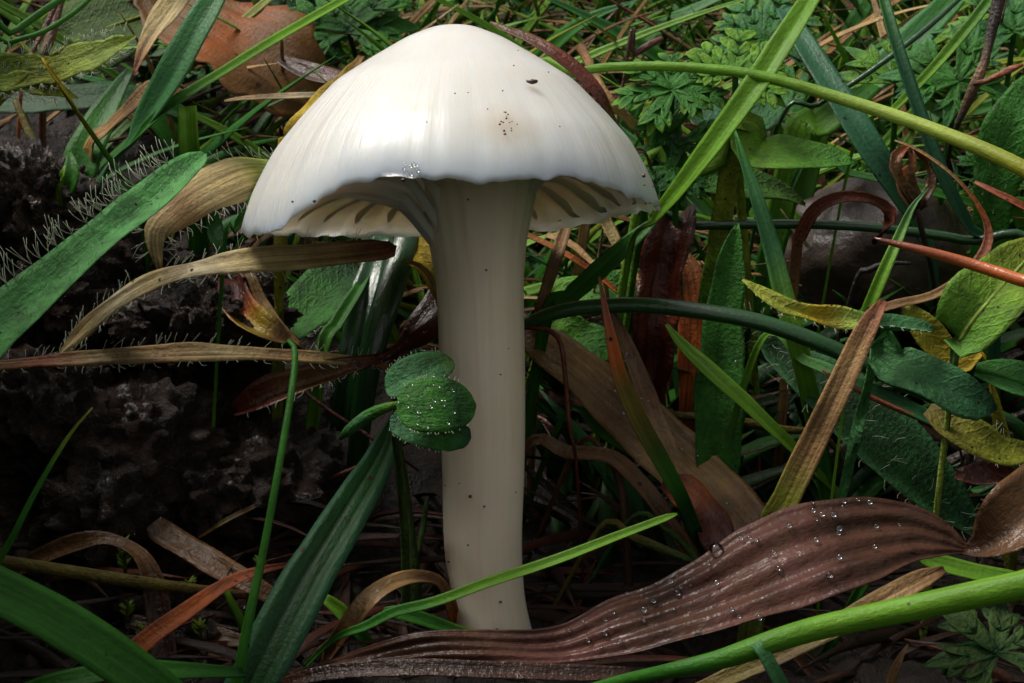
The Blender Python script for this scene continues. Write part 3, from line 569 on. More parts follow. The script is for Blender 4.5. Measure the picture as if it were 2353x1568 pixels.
B('dead_leaf', 'curled yellow leaf stained dark red at its fold', 'dead leaf', '540 640 60 1.6|545 690 70 1.4|570 740 84 1.2|630 780 60 1.1|690 800 14 1.2', 'rroYmt', 'wet', fold=.4, ncross=9, curl=.4, ripple=.02, twist=(.4, 0, -.4))
B('dead_leaf', 'tan leaf edge running down from the red stained fold', 'dead leaf', '560 640 20 1.5|600 690 26 1.35|640 745 20 1.2|700 800 8 1.15', 'mmtt', 'dry', fold=.3, root='s')
B('broad_leaf', 'broad dark green hairy leaf behind the arching tan leaf', 'leaf', '620 800 60 2.2|680 740 120 2.3|760 670 150 2.5|840 600 110 2.8|900 540 40 3.0', 'kggkk', 'veined', fold=.2, ncross=11, hair=(70, .06, 'R'), ripple=.01, root='s')
B('grass_leaf', 'yellow green blade rising under the tan leaf tip', 'grass blade', '740 815 34 1.6|775 745 34 1.7|820 670 28 1.9|850 610 20 2.2', 'yGgg', 'fresh', fold=.5, root='s')
B('rush', 'thick shiny dark green rush passing behind the cap margin', 'rush', '980 420 46 2.2|935 545 62 1.7|895 670 66 1.4|862 780 62 1.3|840 880 56 1.3|825 1000 50 1.4|815 1100 44 1.6', 'kkkkk', 'rush', kind='tube', ns=14, flat=.6)
B('rush', 'dark green blade standing beside the shiny rush', 'rush', '880 540 40 2.4|845 650 56 2.0|815 770 60 1.8|795 880 50 1.8|780 990 40 1.9', 'kkkk', 'rush', fold=.4, ncross=7)
B('broad_leaf', 'yellow leaf tucked behind the top of the stem', 'leaf', '930 520 40 1.8|960 580 80 1.6|990 620 60 1.5|1010 690 16 1.4', 'YYYm', 'veined', fold=.3, ncross=9, ripple=.015)
B('dead_leaf', 'thin tan leaf edge bending along the stem', 'dead leaf', '925 598 8 1.2|965 610 12 1.1|990 640 12 1.0|1004 690 8 .9|1020 760 6 .9', 'tttt', 'dry')
B('dead_leaf', 'dark olive dead blade fading into shade beside the stem', 'dead leaf', '1060 560 40 2.2|1000 690 50 1.9|950 760 50 1.8|900 860 40 2.0', 'mnnn', 'wet')

# --- top left
B('grass_leaf', 'wide ribbed green blade rising to the top edge', 'grass blade', '205 480 20 1.8|255 385 40 1.5|310 310 62 1.1|380 200 80 .9|440 90 76 .9|490 0 62 1.0|540 -110 30 1.2', 'gBBBBBg', 'fresh', fold=.3, ncross=9, jit=.02, root='s')
B('grass_leaf', 'long narrow green blade forking off the wide ribbed blade', 'grass blade', '230 430 10 1.6|310 322 20 1.0|360 268 30 .9|430 218 30 .9|520 162 26 1.1|640 88 26 1.4|790 2 24 1.9|900 -60 14 2.3', 'gBBgGGG', 'fresh', fold=.5, jit=.02, root='s')
B('dead_leaf', 'pale straw blade with an orange needle tip hanging down', 'dead leaf', '304 178 4 1.4|325 125 26 1.5|350 78 46 1.7|385 30 66 1.9|425 -30 70 2.1|480 -120 50 2.4', 'otTTOTT', 'dry', fold=.3, ncross=9)
B('dead_leaf', 'bent yellow tan blade folded behind the wide ribbed blade', 'dead leaf', '205 350 40 2.0|245 300 54 1.8|290 255 54 1.6|335 212 50 1.5|362 194 40 1.5|395 188 34 1.7|430 205 26 1.9', 'yYYtttm', 'dry', fold=.2, ncross=9, root='s')
B('broad_leaf', 'large orange brown dead leaf lying behind the forked blades', 'leaf', '760 260 120 4.6|680 190 220 4.4|590 120 300 4.4|480 60 260 4.6|400 10 200 4.9|340 -60 80 5.2', 'uuuvuuu', 'matte', fold=.1, ncross=15, ripple=.06, ripf=2.0, teeth=(7, .15), ridge=(4, .02))
B('broad_leaf', 'wrinkled dark purple brown leaf strip left of the cap', 'leaf', '640 135 30 4.0|700 165 50 3.8|780 185 50 3.6|880 200 40 3.6', 'npnn', 'wet', fold=.4, ripple=.02, root='e')
B('broad_leaf', 'olive veined leaf in shadow at the top left', 'leaf', '60 170 60 5.2|150 110 210 5.0|260 60 250 5.0|370 20 160 5.2|450 -30 60 5.4', 'eeeee', 'veined', fold=.15, ncross=13, ripple=.03, ridge=(3, .02), rib=('y', .06))
t = thing('serrated_leaf', 'pale yellow green hairy leaf with toothed lobes at the left edge', 'leaf', P(-40, 330, -.2))
V, Q, U, K = ribbon(spec('-80 185 60 -.2|20 166 104 -.25|110 160 80 -.3|190 134 92 -.35|255 108 60 -.35|313 82 5 -.35'), 'llyll', fold=.2, ncross=11, teeth=(4, .3), seed=5, ripple=.02, hint=(0, -.95, .35)); mesh_obj('lobe', V, Q, M['soft'], U, K, parent=t); hairs_on(V, len(V)//22, 11, 220, .07, 'e', 5, t)
V, Q, U, K = ribbon(spec('-30 196 40 -.2|50 186 62 -.25|110 200 52 -.3|155 214 26 -.3|180 226 4 -.3'), 'llyl', fold=.3, ncross=9, teeth=(3, .3), seed=6, hint=(0, -.95, .35)); mesh_obj('lobe', V, Q, M['soft'], U, K, parent=t); hairs_on(V, len(V)//18, 9, 120, .07, 'e', 6, t)
V, Q, U, K = tube(spec('70 165 14 -.25|30 205 16 -.25|-20 255 18 -.2|-90 380 18 0|-120 700 18 .8'), 'yyyy'); mesh_obj('petiole', V, Q, M['soft'], U, K, parent=t)
B('grass_leaf', 'fine green blade with a yellow tip crossing the serrated leaf', 'grass blade', '96 132 4 -.6|118 165 10 -.6|160 228 14 -.4|215 312 15 0|268 392 16 .5|320 480 14 1.2', 'Ygggg', 'fresh', fold=.5, root='e')
B('grass_leaf', 'dark green blade standing behind the yellow tip blade', 'grass blade', '182 450 74 2.0|190 380 90 2.0|215 310 84 2.1|250 240 60 2.3|300 160 20 2.6', 'kkgk', 'fresh', fold=.25, root='s')
B('grass_leaf', 'broad dark green blade lying level under the serrated leaf', 'grass blade', '-40 260 60 3.2|100 235 80 3.0|230 225 84 2.9|350 235 70 3.0|440 270 40 3.2', 'kkkkk', 'matte', fold=.2, root='s')
B('grass_leaf', 'square cut upright green blade stub', 'grass blade', '430 244 44 .9|432 262 44 .9|436 330 48 1.0|445 400 50 1.2|455 520 48 1.6', 'Gggg', 'fresh', fold=.5, root='e', jit=0)
B('grass_leaf', 'small bright green leaf tip among the soil clods', 'grass blade', '160 350 8 1.6|165 390 38 1.5|160 430 46 1.5|155 470 40 1.6', 'ggg', 'fresh', fold=.3, root='e')
B('grass_leaf', 'tiny yellow green leaf tip beside the soil clod', 'grass blade', '150 380 5 1.3|142 405 18 1.3|138 425 20 1.4|135 460 18 1.5', 'Gyy', 'fresh', root='e')
B('plant_stalk', 'olive stalk sinking into the soil clod', 'stem', '35 230 14 2.3|60 290 20 2.2|85 345 24 2.1|105 400 24 2.0|115 460 20 2.0', 'OOeO', 'soft', kind='tube')
B('broad_leaf', 'crumpled yellow leaf against the left flank of the cap', 'leaf', '650 400 30 1.0|672 335 50 .9|695 285 58 .9|740 235 50 1.0|790 185 36 1.2|830 130 16 1.6', 'yyyYYm', 'veined', fold=.4, ncross=9, ripple=.03, ripf=6, jit=.3, root='s')
B('dead_leaf', 'pale cream straw pointing level at the cap', 'dead leaf', '515 232 5 1.5|560 226 13 1.5|650 221 18 1.5|750 218 18 1.5|860 222 16 1.6|980 260 14 2.0', 'tccccc', 'dry', fold=.3, root='e')
B('grass_stalk', 'thin green stem leaning over the top left corner', 'grass stem', '-60 150 14 .2|30 75 16 .3|80 38 17 .4|150 -10 16 .6|230 -70 14 .9', 'gGGgg', 'fresh', kind='tube', root='s')
B('grass_stalk', 'second thin green stem beside the corner stem', 'grass stem', '-60 140 10 1.0|20 98 12 1.0|100 72 12 1.1|180 20 12 1.3|240 -40 10 1.6', 'gggg', 'fresh', kind='tube', root='s')
B('twig', 'reddish brown twig at the top left', 'twig', '50 190 10 2.8|75 120 12 2.8|110 50 14 2.9|140 -20 12 3.0|170 -90 10 3.2', 'rorr', 'bark', kind='tube', root='s')
B('twig', 'thicker brown twig beside the olive leaf', 'twig', '100 150 22 3.2|115 90 24 3.2|130 30 24 3.3|150 -50 20 3.5', 'rmr', 'bark', kind='tube', root='s')
B('grass_leaf', 'green blade hidden under the cap flank by the yellow leaf', 'grass blade', '515 575 10 .8|540 530 22 .8|575 475 24 .8|610 410 20 .9|660 330 12 1.2', 'gGggg', 'fresh', fold=.4, root='s')
B('grass_leaf', 'dark green blade tip below the folded yellow leaf', 'grass blade', '470 470 50 1.9|490 520 44 1.8|505 565 30 1.7|515 600 8 1.7', 'kggk', 'fresh', fold=.3, root='s')
B('grass_leaf', 'pale green blade lying under the folded yellow leaf', 'grass blade', '420 470 24 1.8|500 455 28 1.7|590 450 26 1.6|680 465 20 1.6', 'gyGg', 'fresh', root='s')

# --- top centre and right
B('dead_leaf', 'shiny purple brown leaf strip pressed on the right flank of the cap', 'dead leaf', '1125 50 6 .35|1160 68 26 .3|1215 92 44 .2|1270 125 50 .1|1330 172 50 .05|1375 222 44 .05|1410 275 26 .2|1450 340 16 .6|1500 440 14 1.2', 'mrrpppprr', 'wet', fold=.35, ncross=9, jit=.05, hint=(.45, -.55, .7), root='e')
B('grass_stalk', 'long arching yellow green stalk sweeping to the right edge', 'grass stem', '1200 230 16 1.4|1330 166 20 .8|1450 152 22 .5|1600 156 24 .3|1750 175 26 .1|1950 232 30 -.2|2150 300 34 -.6|2352 388 40 -1.1|2600 540 40 -1.6', 'ggGGGGGlyY', 'fresh', kind='tube', ns=12, root='s')
B('grass_leaf', 'wide bright green blade rising past the right cap margin', 'grass blade', '1440 620 14 .9|1505 505 30 .45|1560 435 44 .3|1640 330 56 .15|1730 205 58 .1|1800 95 56 .2|1860 0 46 .4|1930 -120 24 .8', 'gGGGGGGG', 'fresh', fold=.4, ncross=9, jit=.03, root='s')
B('grass_leaf', 'green blade end lying flat beneath the right cap margin', 'grass blade', '1255 735 30 1.2|1300 690 50 1.1|1370 628 52 1.0|1440 565 44 1.0|1500 510 20 1.0', 'kgggg', 'fresh', fold=.25, ncross=9, root='s')
B('grass_leaf', 'slender pale green blade dropping behind the rush', 'grass blade', '1688 300 5 .5|1705 360 20 .4|1735 450 32 .3|1768 560 42 .25|1798 680 48 .2|1828 790 50 .2|1860 930 48 .4|1885 1060 42 .6|1900 1180 34 .8', 'gBBGGgggk', 'fresh', fold=.4, jit=.02, root='e')
B('grass_leaf', 'wide bluish blade peppered with black specks', 'grass blade', '1800 20 40 2.4|1850 105 56 2.0|1930 230 66 1.6|2000 345 72 1.4|2065 450 70 1.5|2110 540 50 1.8|2140 600 30 2.0', 'bbbbbb', 'spotted', fold=.25, ncross=9, jit=.02, root='e')
B('grass_leaf', 'narrow bluish blade falling past the dried pod', 'grass blade', '2010 -80 20 1.4|2040 40 28 1.1|2080 170 32 .9|2125 300 34 .8|2170 420 36 .8|2220 520 36 .9|2275 620 32 1.2', 'gbbbbg', 'fresh', fold=.5, jit=.02, root='e')
B('twig', 'dark knobbly twig reaching down from the top right', 'twig', '2340 -140 26 .4|2300 -20 26 .4|2280 60 25 .4|2262 140 24 .4|2240 195 24 .4|2215 250 19 .5|2195 295 14 .6|2180 350 10 .9|2170 440 8 1.6', 'dndmdddd', 'bark', kind='tube', ns=10, bumpy=.16)
B('twig', 'short reddish side twig off the dark knobbly twig', 'twig', '2236 192 12 .35|2265 186 14 .3|2300 170 15 .25|2330 155 16 .2|2350 148 8 .2', 'noso', 'bark', kind='tube', bumpy=.08)
B('twig', 'thin brown branch leaning against the knobbly twig', 'twig', '2300 50 8 .7|2310 -20 12 .8|2330 -120 12 1.0', 'nmm', 'bark', kind='tube', root='')
B('grass_stalk', 'straight green stem crossing in front of the top right leaves', 'grass stem', '1960 340 8 1.8|2050 255 20 1.5|2150 150 26 1.3|2255 25 28 1.2|2330 -80 24 1.2', 'gGGGg', 'fresh', fold=.4, root='s')
B('grass_leaf', 'broad pale green blade leaning to the top right', 'grass blade', '1880 330 40 3.0|1960 230 66 2.9|2060 130 76 2.9|2150 40 70 3.0|2230 -50 50 3.2', 'gBGBg', 'fresh', fold=.2, ncross=9, root='s')
B('grass_leaf', 'short wide green blade behind the bluish speckled blade', 'grass blade', '1830 330 70 2.6|1880 290 84 2.6|1930 250 80 2.6|2000 190 60 2.8', 'ggGg', 'fresh', fold=.15, root='s')
B('rush', 'fine dark green rush line running through the top right leaves', 'rush', '1780 310 10 2.0|1880 240 12 1.9|1990 170 13 1.9|2110 80 14 2.0|2200 0 12 2.2|2280 -80 10 2.5', 'kkkk', 'rush', kind='tube', root='s')
B('broad_leaf', 'yellow green toothed leaf right of the bright blade', 'leaf', '1690 330 60 1.2|1730 345 110 1.1|1800 352 128 1.0|1880 360 100 1.0|1940 368 50 1.0|1966 372 8 1.0', 'gGGyGg', 'veined', fold=.12, ncross=13, teeth=(6, .14), ripple=.015, root='s', hint=(0, -.6, .8))
B('broad_leaf', 'lower dull green leaf under the toothed leaf', 'leaf', '1560 420 40 1.9|1640 415 90 1.8|1720 420 100 1.8|1800 440 60 1.9|1850 470 10 2.0', 'egge', 'veined', fold=.15, ncross=11, teeth=(7, .1), ripple=.015, root='s')
B('broad_leaf', 'hairy dark green leaf at the far right edge', 'leaf', '2280 480 90 1.8|2300 380 130 1.7|2330 290 140 1.6|2370 210 90 1.6|2400 160 20 1.6', 'kgggg', 'veined', fold=.2, ncross=11, hair=(60, .05, 'f', 1.0, .004), root='s')
B('rush', 'level dark green rush crossing in front of the stone', 'rush', '1480 540 14 1.6|1600 520 20 1.4|1750 515 22 1.3|1900 516 22 1.2|2060 528 22 1.1|2220 552 22 1.0|2400 600 22 .9', 'kkkkk', 'rush', kind='tube', root='se')
B('grass_leaf', 'thin green blade lying behind the dried pod to the right edge', 'grass blade', '1840 385 14 2.6|1960 400 20 2.4|2100 430 24 2.2|2240 470 26 2.1|2400 510 22 2.0', 'gBggg', 'fresh', fold=.4, root='se')
B('dead_leaf', 'brown striped blade arched over in front of the stone', 'dead leaf', '1825 610 26 1.2|1838 545 30 1.1|1870 485 32 1.0|1920 456 28 .95|1980 452 24 .95|2030 470 26 1.0|2048 500 34 1.0|2020 540 40 1.1|2008 560 10 1.2', 'nmttmrrr', 'dry', fold=.3, ncross=9, twist=(0, 0, .3, .8), root='s')
B('dead_leaf', 'thin orange brown curl looping beside the narrow bluish blade', 'dead leaf', '2055 322 4 .2|2110 345 8 .15|2180 395 10 .1|2235 455 12 .1|2268 520 18 .1|2262 575 24 .05|2215 635 26 0|2140 680 22 -.05|2060 698 24 -.1|2015 712 20 -.1', 'tttosmttm', 'dry', fold=.3, ncross=7)
B('conifer_needle', 'stout orange red needle pointing at the stem', 'needle', '2008 546 4 -1.2|2030 553 12 -1.2|2120 575 22 -1.3|2230 606 27 -1.4|2352 646 30 -1.6|2560 720 30 -1.9', 'roooos', 'rush', kind='tube', ns=10, root='e')
B('dead_leaf', 'second orange stalk at the right edge above the needle', 'dead leaf', '2238 418 8 .5|2270 435 16 .45|2352 478 22 .4|2480 560 22 .6', 'sooo', 'dry', fold=.5, root='e')
B('grass_leaf', 'small bright green blade upright in front of the stone', 'grass blade', '1955 800 8 -.6|1978 745 22 -.6|2010 670 30 -.65|2045 590 28 -.65|2080 510 20 -.6|2100 470 12 -.6|2132 432 3 -.55', 'gGGGGGB', 'fresh', fold=.5, root='s')
B('dead_leaf', 'tan translucent blade standing up from behind the plantain leaf', 'dead leaf', '1770 1230 62 -.7|1805 1150 64 -.8|1860 1035 64 -.9|1915 920 62 -1.0|1970 800 56 -1.0|2005 730 42 -1.0|2030 690 16 -.95', 'lllyyttts', 'dry', fold=.35, ncross=9, jit=.03, root='s')
B('plant_stalk', 'dark stub twig poking across the stone', 'twig', '1960 660 10 1.9|1990 625 16 1.8|2030 606 12 1.7|2092 604 9 1.6', 'dddd', 'bark', kind='tube', root='s')

# --- right middle
B('rush', 'glossy dark green rush arching right from behind the stem', 'rush', '1120 800 24 .8|1205 746 32 .55|1300 712 37 .4|1450 700 40 .25|1600 713 41 .1|1750 741 42 0|1900 795 43 -.05|2050 868 42 0|2200 935 40 .2|2360 1010 38 .5', 'kkkkkkk', 'rush', kind='tube', ns=14, flat=.8, root='se')
B('dead_leaf', 'wide wet translucent brown leaf sloping down from the stem', 'dead leaf', '1140 720 60 1.6|1220 772 92 1.4|1340 860 120 1.2|1460 965 140 1.0|1570 1070 160 .75|1660 1160 168 .5|1730 1240 150 .3|1800 1330 110 .2', 'mttmttmm', 'wet', fold=.12, ncross=13, ridge=(5, .008), ripple=.012, key='wet1')
B('dead_leaf', 'tan ribbed leaf strip glittering beside the red tipped blade', 'dead leaf', '1400 700 8 .5|1425 760 26 .45|1460 850 42 .4|1500 960 52 .3|1530 1050 56 .2|1545 1105 20 .15', 'rmmmtt', 'wet', fold=.35, ncross=9, ridge=(4, .006), key='wet2')
B('dead_leaf', 'long brown strand running below the wide wet leaf', 'dead leaf', '1210 1030 30 1.0|1300 1040 36 .9|1400 1050 40 .8|1470 1110 40 .6|1530 1190 40 .5|1600 1290 36 .4|1660 1380 30 .3', 'nnmmmmm', 'wet', fold=.3, root='s')
B('dead_leaf', 'dark orange rotten leaf patch on the wide wet leaf', 'dead leaf', '1520 1110 30 .35|1570 1130 90 .3|1620 1190 96 .2|1665 1260 70 .1|1690 1310 10 .05', 'rorrr', 'wet', fold=.1, ncross=11, ripple=.03, ripf=6, jit=.3)
B('grass_leaf', 'blade with a red needle tip fading to yellow and green', 'grass blade', '1376 635 4 -.6|1388 700 14 -.6|1402 770 24 -.6|1422 860 38 -.55|1462 960 46 -.45|1510 1050 48 -.3|1560 1140 42 -.1|1600 1230 34 .1', 'ssoOOegkk', 'fresh', fold=.35, jit=.03)
B('dead_leaf', 'stout dark red brown dried stalk with a pale ragged top', 'dead leaf', '1548 490 100 1.5|1545 530 118 1.4|1535 575 110 1.4|1520 650 100 1.4|1508 730 92 1.4|1500 820 86 1.5|1495 920 76 1.6|1490 1020 60 1.8', 'prrrrrrd', 'wet', fold=.45, ncross=11, curl=.5, jit=.25, ripple=.03, ripf=7, ridge=(3, .02))
B('dead_leaf', 'matt orange brown leaf standing behind the dried stalk', 'dead leaf', '1560 570 30 2.0|1588 640 66 1.9|1596 740 84 1.8|1592 840 70 1.8|1580 960 40 1.9', 'mooom', 'dry', fold=.15, ncross=9, root='e')
B('grass_leaf', 'broad ragged green blade standing upright by the dried stalk', 'grass blade', '1694 512 6 .9|1685 560 40 .9|1672 640 78 .9|1662 740 98 .9|1655 860 106 .85|1650 980 110 .8|1648 1090 100 .8|1646 1200 80 .9', 'ggggggk', 'soft', fold=.35, ncross=11, jit=.18, ripple=.015, key='ragged', root='e')
B('grass_leaf', 'green blade slanting down across the ragged blade', 'grass blade', '1530 745 8 .9|1570 795 30 .75|1640 862 40 .55|1720 935 38 .45|1800 1010 34 .45|1880 1090 24 .6|1960 1180 14 .9', 'GGGGGgk', 'fresh', fold=.4, root='e')
B('dead_leaf', 'yellow tan straw standing below the right gills', 'dead leaf', '1310 480 32 1.8|1296 530 32 1.6|1272 610 30 1.4|1245 700 26 1.3|1235 760 20 1.4', 'mtttY', 'dry', fold=.4, root='e')
B('dead_leaf', 'thin brown straw crossing behind the yellow tan straw', 'dead leaf', '1150 515 10 1.9|1210 540 14 1.8|1290 578 16 1.7|1370 630 15 1.6|1440 690 12 1.6|1500 750 8 1.8', 'mototm', 'dry', fold=.4, root='se')
B('dead_leaf', 'pale tan stalk leaning by the dried stalk', 'dead leaf', '1355 460 26 2.3|1395 520 28 2.2|1430 590 26 2.1|1470 660 24 2.0|1520 750 20 2.2', 'ttTtm', 'dry', fold=.4, root='se')
B('dead_leaf', 'short tan straw sloping from under the cap margin', 'dead leaf', '1255 540 16 2.2|1310 560 18 2.1|1355 600 14 2.0|1390 650 10 2.0', 'ttmm', 'dry', fold=.3, root='e')
B('grass_leaf', 'dim green blade low behind the long brown strand', 'grass blade', '1300 950 16 1.4|1380 995 26 1.3|1450 1040 24 1.2|1530 1100 16 1.1', 'kggk', 'fresh', fold=.4, root='se')
B('broad_leaf', 'bright green soft leaf below the glossy rush', 'leaf', '1270 760 40 1.9|1330 775 90 1.8|1400 815 96 1.7|1450 880 60 1.7|1480 930 10 1.8', 'GGGgg', 'veined', fold=.15, ncross=11, ripple=.02, root='s')
B('broad_leaf', 'rounded green leaf above the glossy rush', 'leaf', '1260 690 40 2.6|1340 670 90 2.5|1420 665 96 2.5|1490 685 70 2.6|1540 700 20 2.7', 'gGGgg', 'veined', fold=.15, ncross=11, ripple=.02, root='s')
B('dead_leaf', 'thin dark red bent stalk hanging over the wide wet leaf', 'dead leaf', '1205 752 10 .5|1260 758 12 .45|1288 790 12 .4|1300 880 11 .4|1308 980 10 .4|1325 1080 8 .5', 'rrrrr', 'wet', kind='tube', root='e')
B('dead_leaf', 'brown stalk bent over behind the slim green blade', 'dead leaf', '1330 1020 14 1.1|1395 1052 18 1.0|1425 1110 20 .9|1436 1200 20 .8|1442 1300 20 .7|1448 1400 18 .6', 'nmmmnn', 'dry', kind='tube', root='s')
B('plant_stalk', 'pale olive stalk slanting down to the plantain leaf', 'stem', '1380 1210 14 .2|1450 1232 22 .2|1520 1260 22 .1|1590 1290 18 .1', 'OOOe', 'soft', kind='tube', root='s')
B('plant_stalk', 'short pale green stalk beside the olive stalk', 'stem', '1450 1190 10 .4|1530 1215 16 .3|1590 1270 18 .2|1620 1330 16 .1', 'eBee', 'soft', kind='tube', root='s')
B('plant_stalk', 'level yellowish stalk behind the ragged blade', 'stem', '1460 950 10 1.5|1560 955 20 1.4|1680 965 22 1.3|1790 985 20 1.3|1900 1010 14 1.5', 'OOOOe', 'soft', kind='tube', root='se')
# right edge leaves
B('broad_leaf', 'crinkled yellow green leaf twisting in front of the stone', 'leaf', '1705 642 8 -.6|1750 672 34 -.65|1810 708 44 -.7|1880 728 36 -.7|1950 738 46 -.7|2050 745 60 -.65|2120 752 48 -.6|2145 756 10 -.6', 'yyyYlBBB', 'veined', fold=.5, ncross=9, ripple=.03, ripf=5, hair=(60, .04, 'R'), twist=(0, .5, 0, -.4, 0), jit=.2)
B('broad_leaf', 'green leaf with a pale midrib and a grey bruise', 'leaf', '2190 830 20 -.4|2200 790 90 -.5|2235 735 150 -.6|2290 670 160 -.6|2345 610 130 -.5|2400 550 40 -.4', 'gGGBGy', 'veined', fold=.45, ncross=13, ripple=.02, rib=('l', .07), jit=.15, root='s')
B('broad_leaf', 'bluish green folded leaf above the hairy dark leaf', 'leaf', '2010 820 30 -.4|2040 832 90 -.5|2100 850 110 -.6|2160 880 115 -.65|2220 915 110 -.65|2270 930 60 -.6|2290 938 10 -.6', 'bBhBhBb', 'veined', fold=.1, ncross=13, ripple=.035, ripf=4.5, teeth=(5, .08), hint=(0, -.9, .45), root='s')
B('broad_leaf', 'bright green leaf tip with a dark bruise at the right edge', 'leaf', '2240 850 40 -.5|2290 860 84 -.55|2350 880 110 -.6|2430 910 80 -.5|2500 940 20 -.3', 'gBgGg', 'veined', fold=.25, ncross=11, ripple=.02, rib=('g', .05), root='e')
B('broad_leaf', 'yellow withered leaf behind the bluish folded leaf', 'leaf', '2080 700 30 -.05|2110 740 60 -.1|2150 800 70 -.1|2200 840 60 -.1|2270 850 40 0', 'yYyyO', 'veined', fold=.3, ncross=9, ripple=.05, jit=.35, root='e')
B('broad_leaf', 'yellow hairy leaf drooping below the bluish folded leaf', 'leaf', '2130 940 40 -.1|2170 965 80 -.15|2230 1000 90 -.2|2300 1035 84 -.15|2400 1080 50 .1', 'OyOOO', 'veined', fold=.2, ncross=9, ripple=.02, hair=(60, .06, 'e'), root='e')
B('hairy_leaf', 'large dark green leaf bristling with white hairs above the plantain', 'leaf', '1720 765 20 .9|1790 815 80 .7|1880 880 140 .5|1980 965 180 .35|2080 1060 170 .25|2170 1150 120 .2|2240 1215 50 .2|2290 1260 10 .3', 'bgkkkkkb', 'soft', fold=.25, ncross=13, hair=[(130, .13, 'f', 1.0), (60, .08, 'e')], jit=.05, ecol='B', root='s')
B('grass_leaf', 'straight blue green blade lying over the hairy dark leaf', 'grass blade', '1740 800 18 .4|1850 830 30 .2|1960 880 38 .05|2070 930 40 0|2180 985 38 0|2300 1050 34 .1|2420 1120 26 .3', 'BbGBbbb', 'fresh', fold=.4, root='se')
B('dead_leaf', 'thin pinkish stalk below the straight blue green blade', 'dead leaf', '1890 850 6 .1|1960 890 12 0|2040 930 13 -.05|2140 975 10 0|2200 1010 6 .1', 'ssps', 'dry', kind='tube', root='e')
B('dead_leaf', 'dark red curled leaf scrap on the hairy dark leaf', 'dead leaf', '2195 1090 30 -.1|2240 1095 60 -.15|2290 1100 80 -.2|2340 1120 80 -.2|2420 1150 40 -.1', 'rrrrr', 'wet', fold=.4, ncross=9, ripple=.04, ripf=6, jit=.35, root='e')
B('dead_leaf', 'curled brown leaf tip at the lower right edge', 'dead leaf', '2205 1268 10 -1.2|2250 1262 60 -1.3|2300 1230 120 -1.4|2350 1190 170 -1.4|2420 1150 190 -1.2|2520 1130 120 -.9', 'nmmpmm', 'wet', fold=.35, ncross=11, curl=.4, ripple=.02, root='e')
# big plantain leaf
B('plantain_leaf', 'large wet brown plantain leaf with parallel veins across the stem foot', 'dead leaf', '610 1575 40 -.8|700 1545 50 -1.0|850 1510 60 -1.2|1000 1488 70 -1.3|1150 1485 80 -1.35|1290 1480 92 -1.35|1420 1440 150 -1.35|1550 1400 188 -1.35|1700 1340 232 -1.35|1850 1278 252 -1.3|1970 1240 226 -1.25|2080 1225 160 -1.2|2160 1238 96 -1.2|2215 1258 30 -1.2|2235 1262 6 -1.2', 'nnnnnnppnppnnn', 'plantain', fold=.10, ncross=25, ridge=(3.5, .026), ripple=.03, ripf=2.2, jit=.06, hint=(-.15, -.62, .77), thick=.03, nmax=120, res=.05, key='plantain', root='s')
B('dead_leaf', 'dark brown leaf stalk edge under the plantain leaf', 'dead leaf', '640 1575 30 -1.3|760 1545 40 -1.5|950 1535 44 -1.6|1150 1540 44 -1.6|1350 1548 40 -1.55|1550 1545 30 -1.4|1700 1540 14 -1.2', 'mnnnnnn', 'wet', fold=.3, ncross=9, key='under', root='s')
B('plant_stalk', 'thick bright green stem crossing the lower right corner', 'stem', '1300 1600 26 -2.0|1420 1566 30 -2.3|1540 1540 36 -2.6|1640 1518 44 -2.7|1700 1500 50 -2.75|1800 1465 54 -2.8|1900 1437 56 -2.8|2100 1395 60 -2.9|2352 1342 66 -3.1|2600 1290 66 -3.3', 'gggGGGGG', 'fresh', kind='tube', ns=14, root='se')
B('grass_leaf', 'pale green sheath hanging from the node of the thick green stem', 'grass blade', '1735 1478 26 -2.85|1752 1500 32 -2.85|1775 1540 36 -2.85|1805 1600 36 -2.8|1840 1700 30 -2.6', 'BBgg', 'fresh', fold=.3, root='e')
B('dead_leaf', 'yellow brown cut blade behind the thick green stem', 'dead leaf', '1600 1590 40 -1.8|1700 1545 44 -1.85|1800 1500 48 -1.9|1900 1450 52 -1.95|2020 1385 54 -1.95|2110 1335 50 -1.9|2170 1308 18 -1.85', 'ttOOOtm', 'dry', fold=.3, ncross=9, root='s')
B('grass_leaf', 'dark green blade under the plantain tip', 'grass blade', '2040 1262 30 -.6|2140 1290 44 -.7|2240 1315 46 -.75|2352 1340 44 -.8|2480 1380 30 -.7', 'kgGgk', 'fresh', fold=.3, root='se')
B('dead_leaf', 'tan blade tip in the shade below the thick green stem', 'dead leaf', '2040 1600 20 -1.2|2048 1555 24 -1.3|2065 1515 16 -1.35|2085 1480 4 -1.3', 'mmtt', 'dry', root='s')
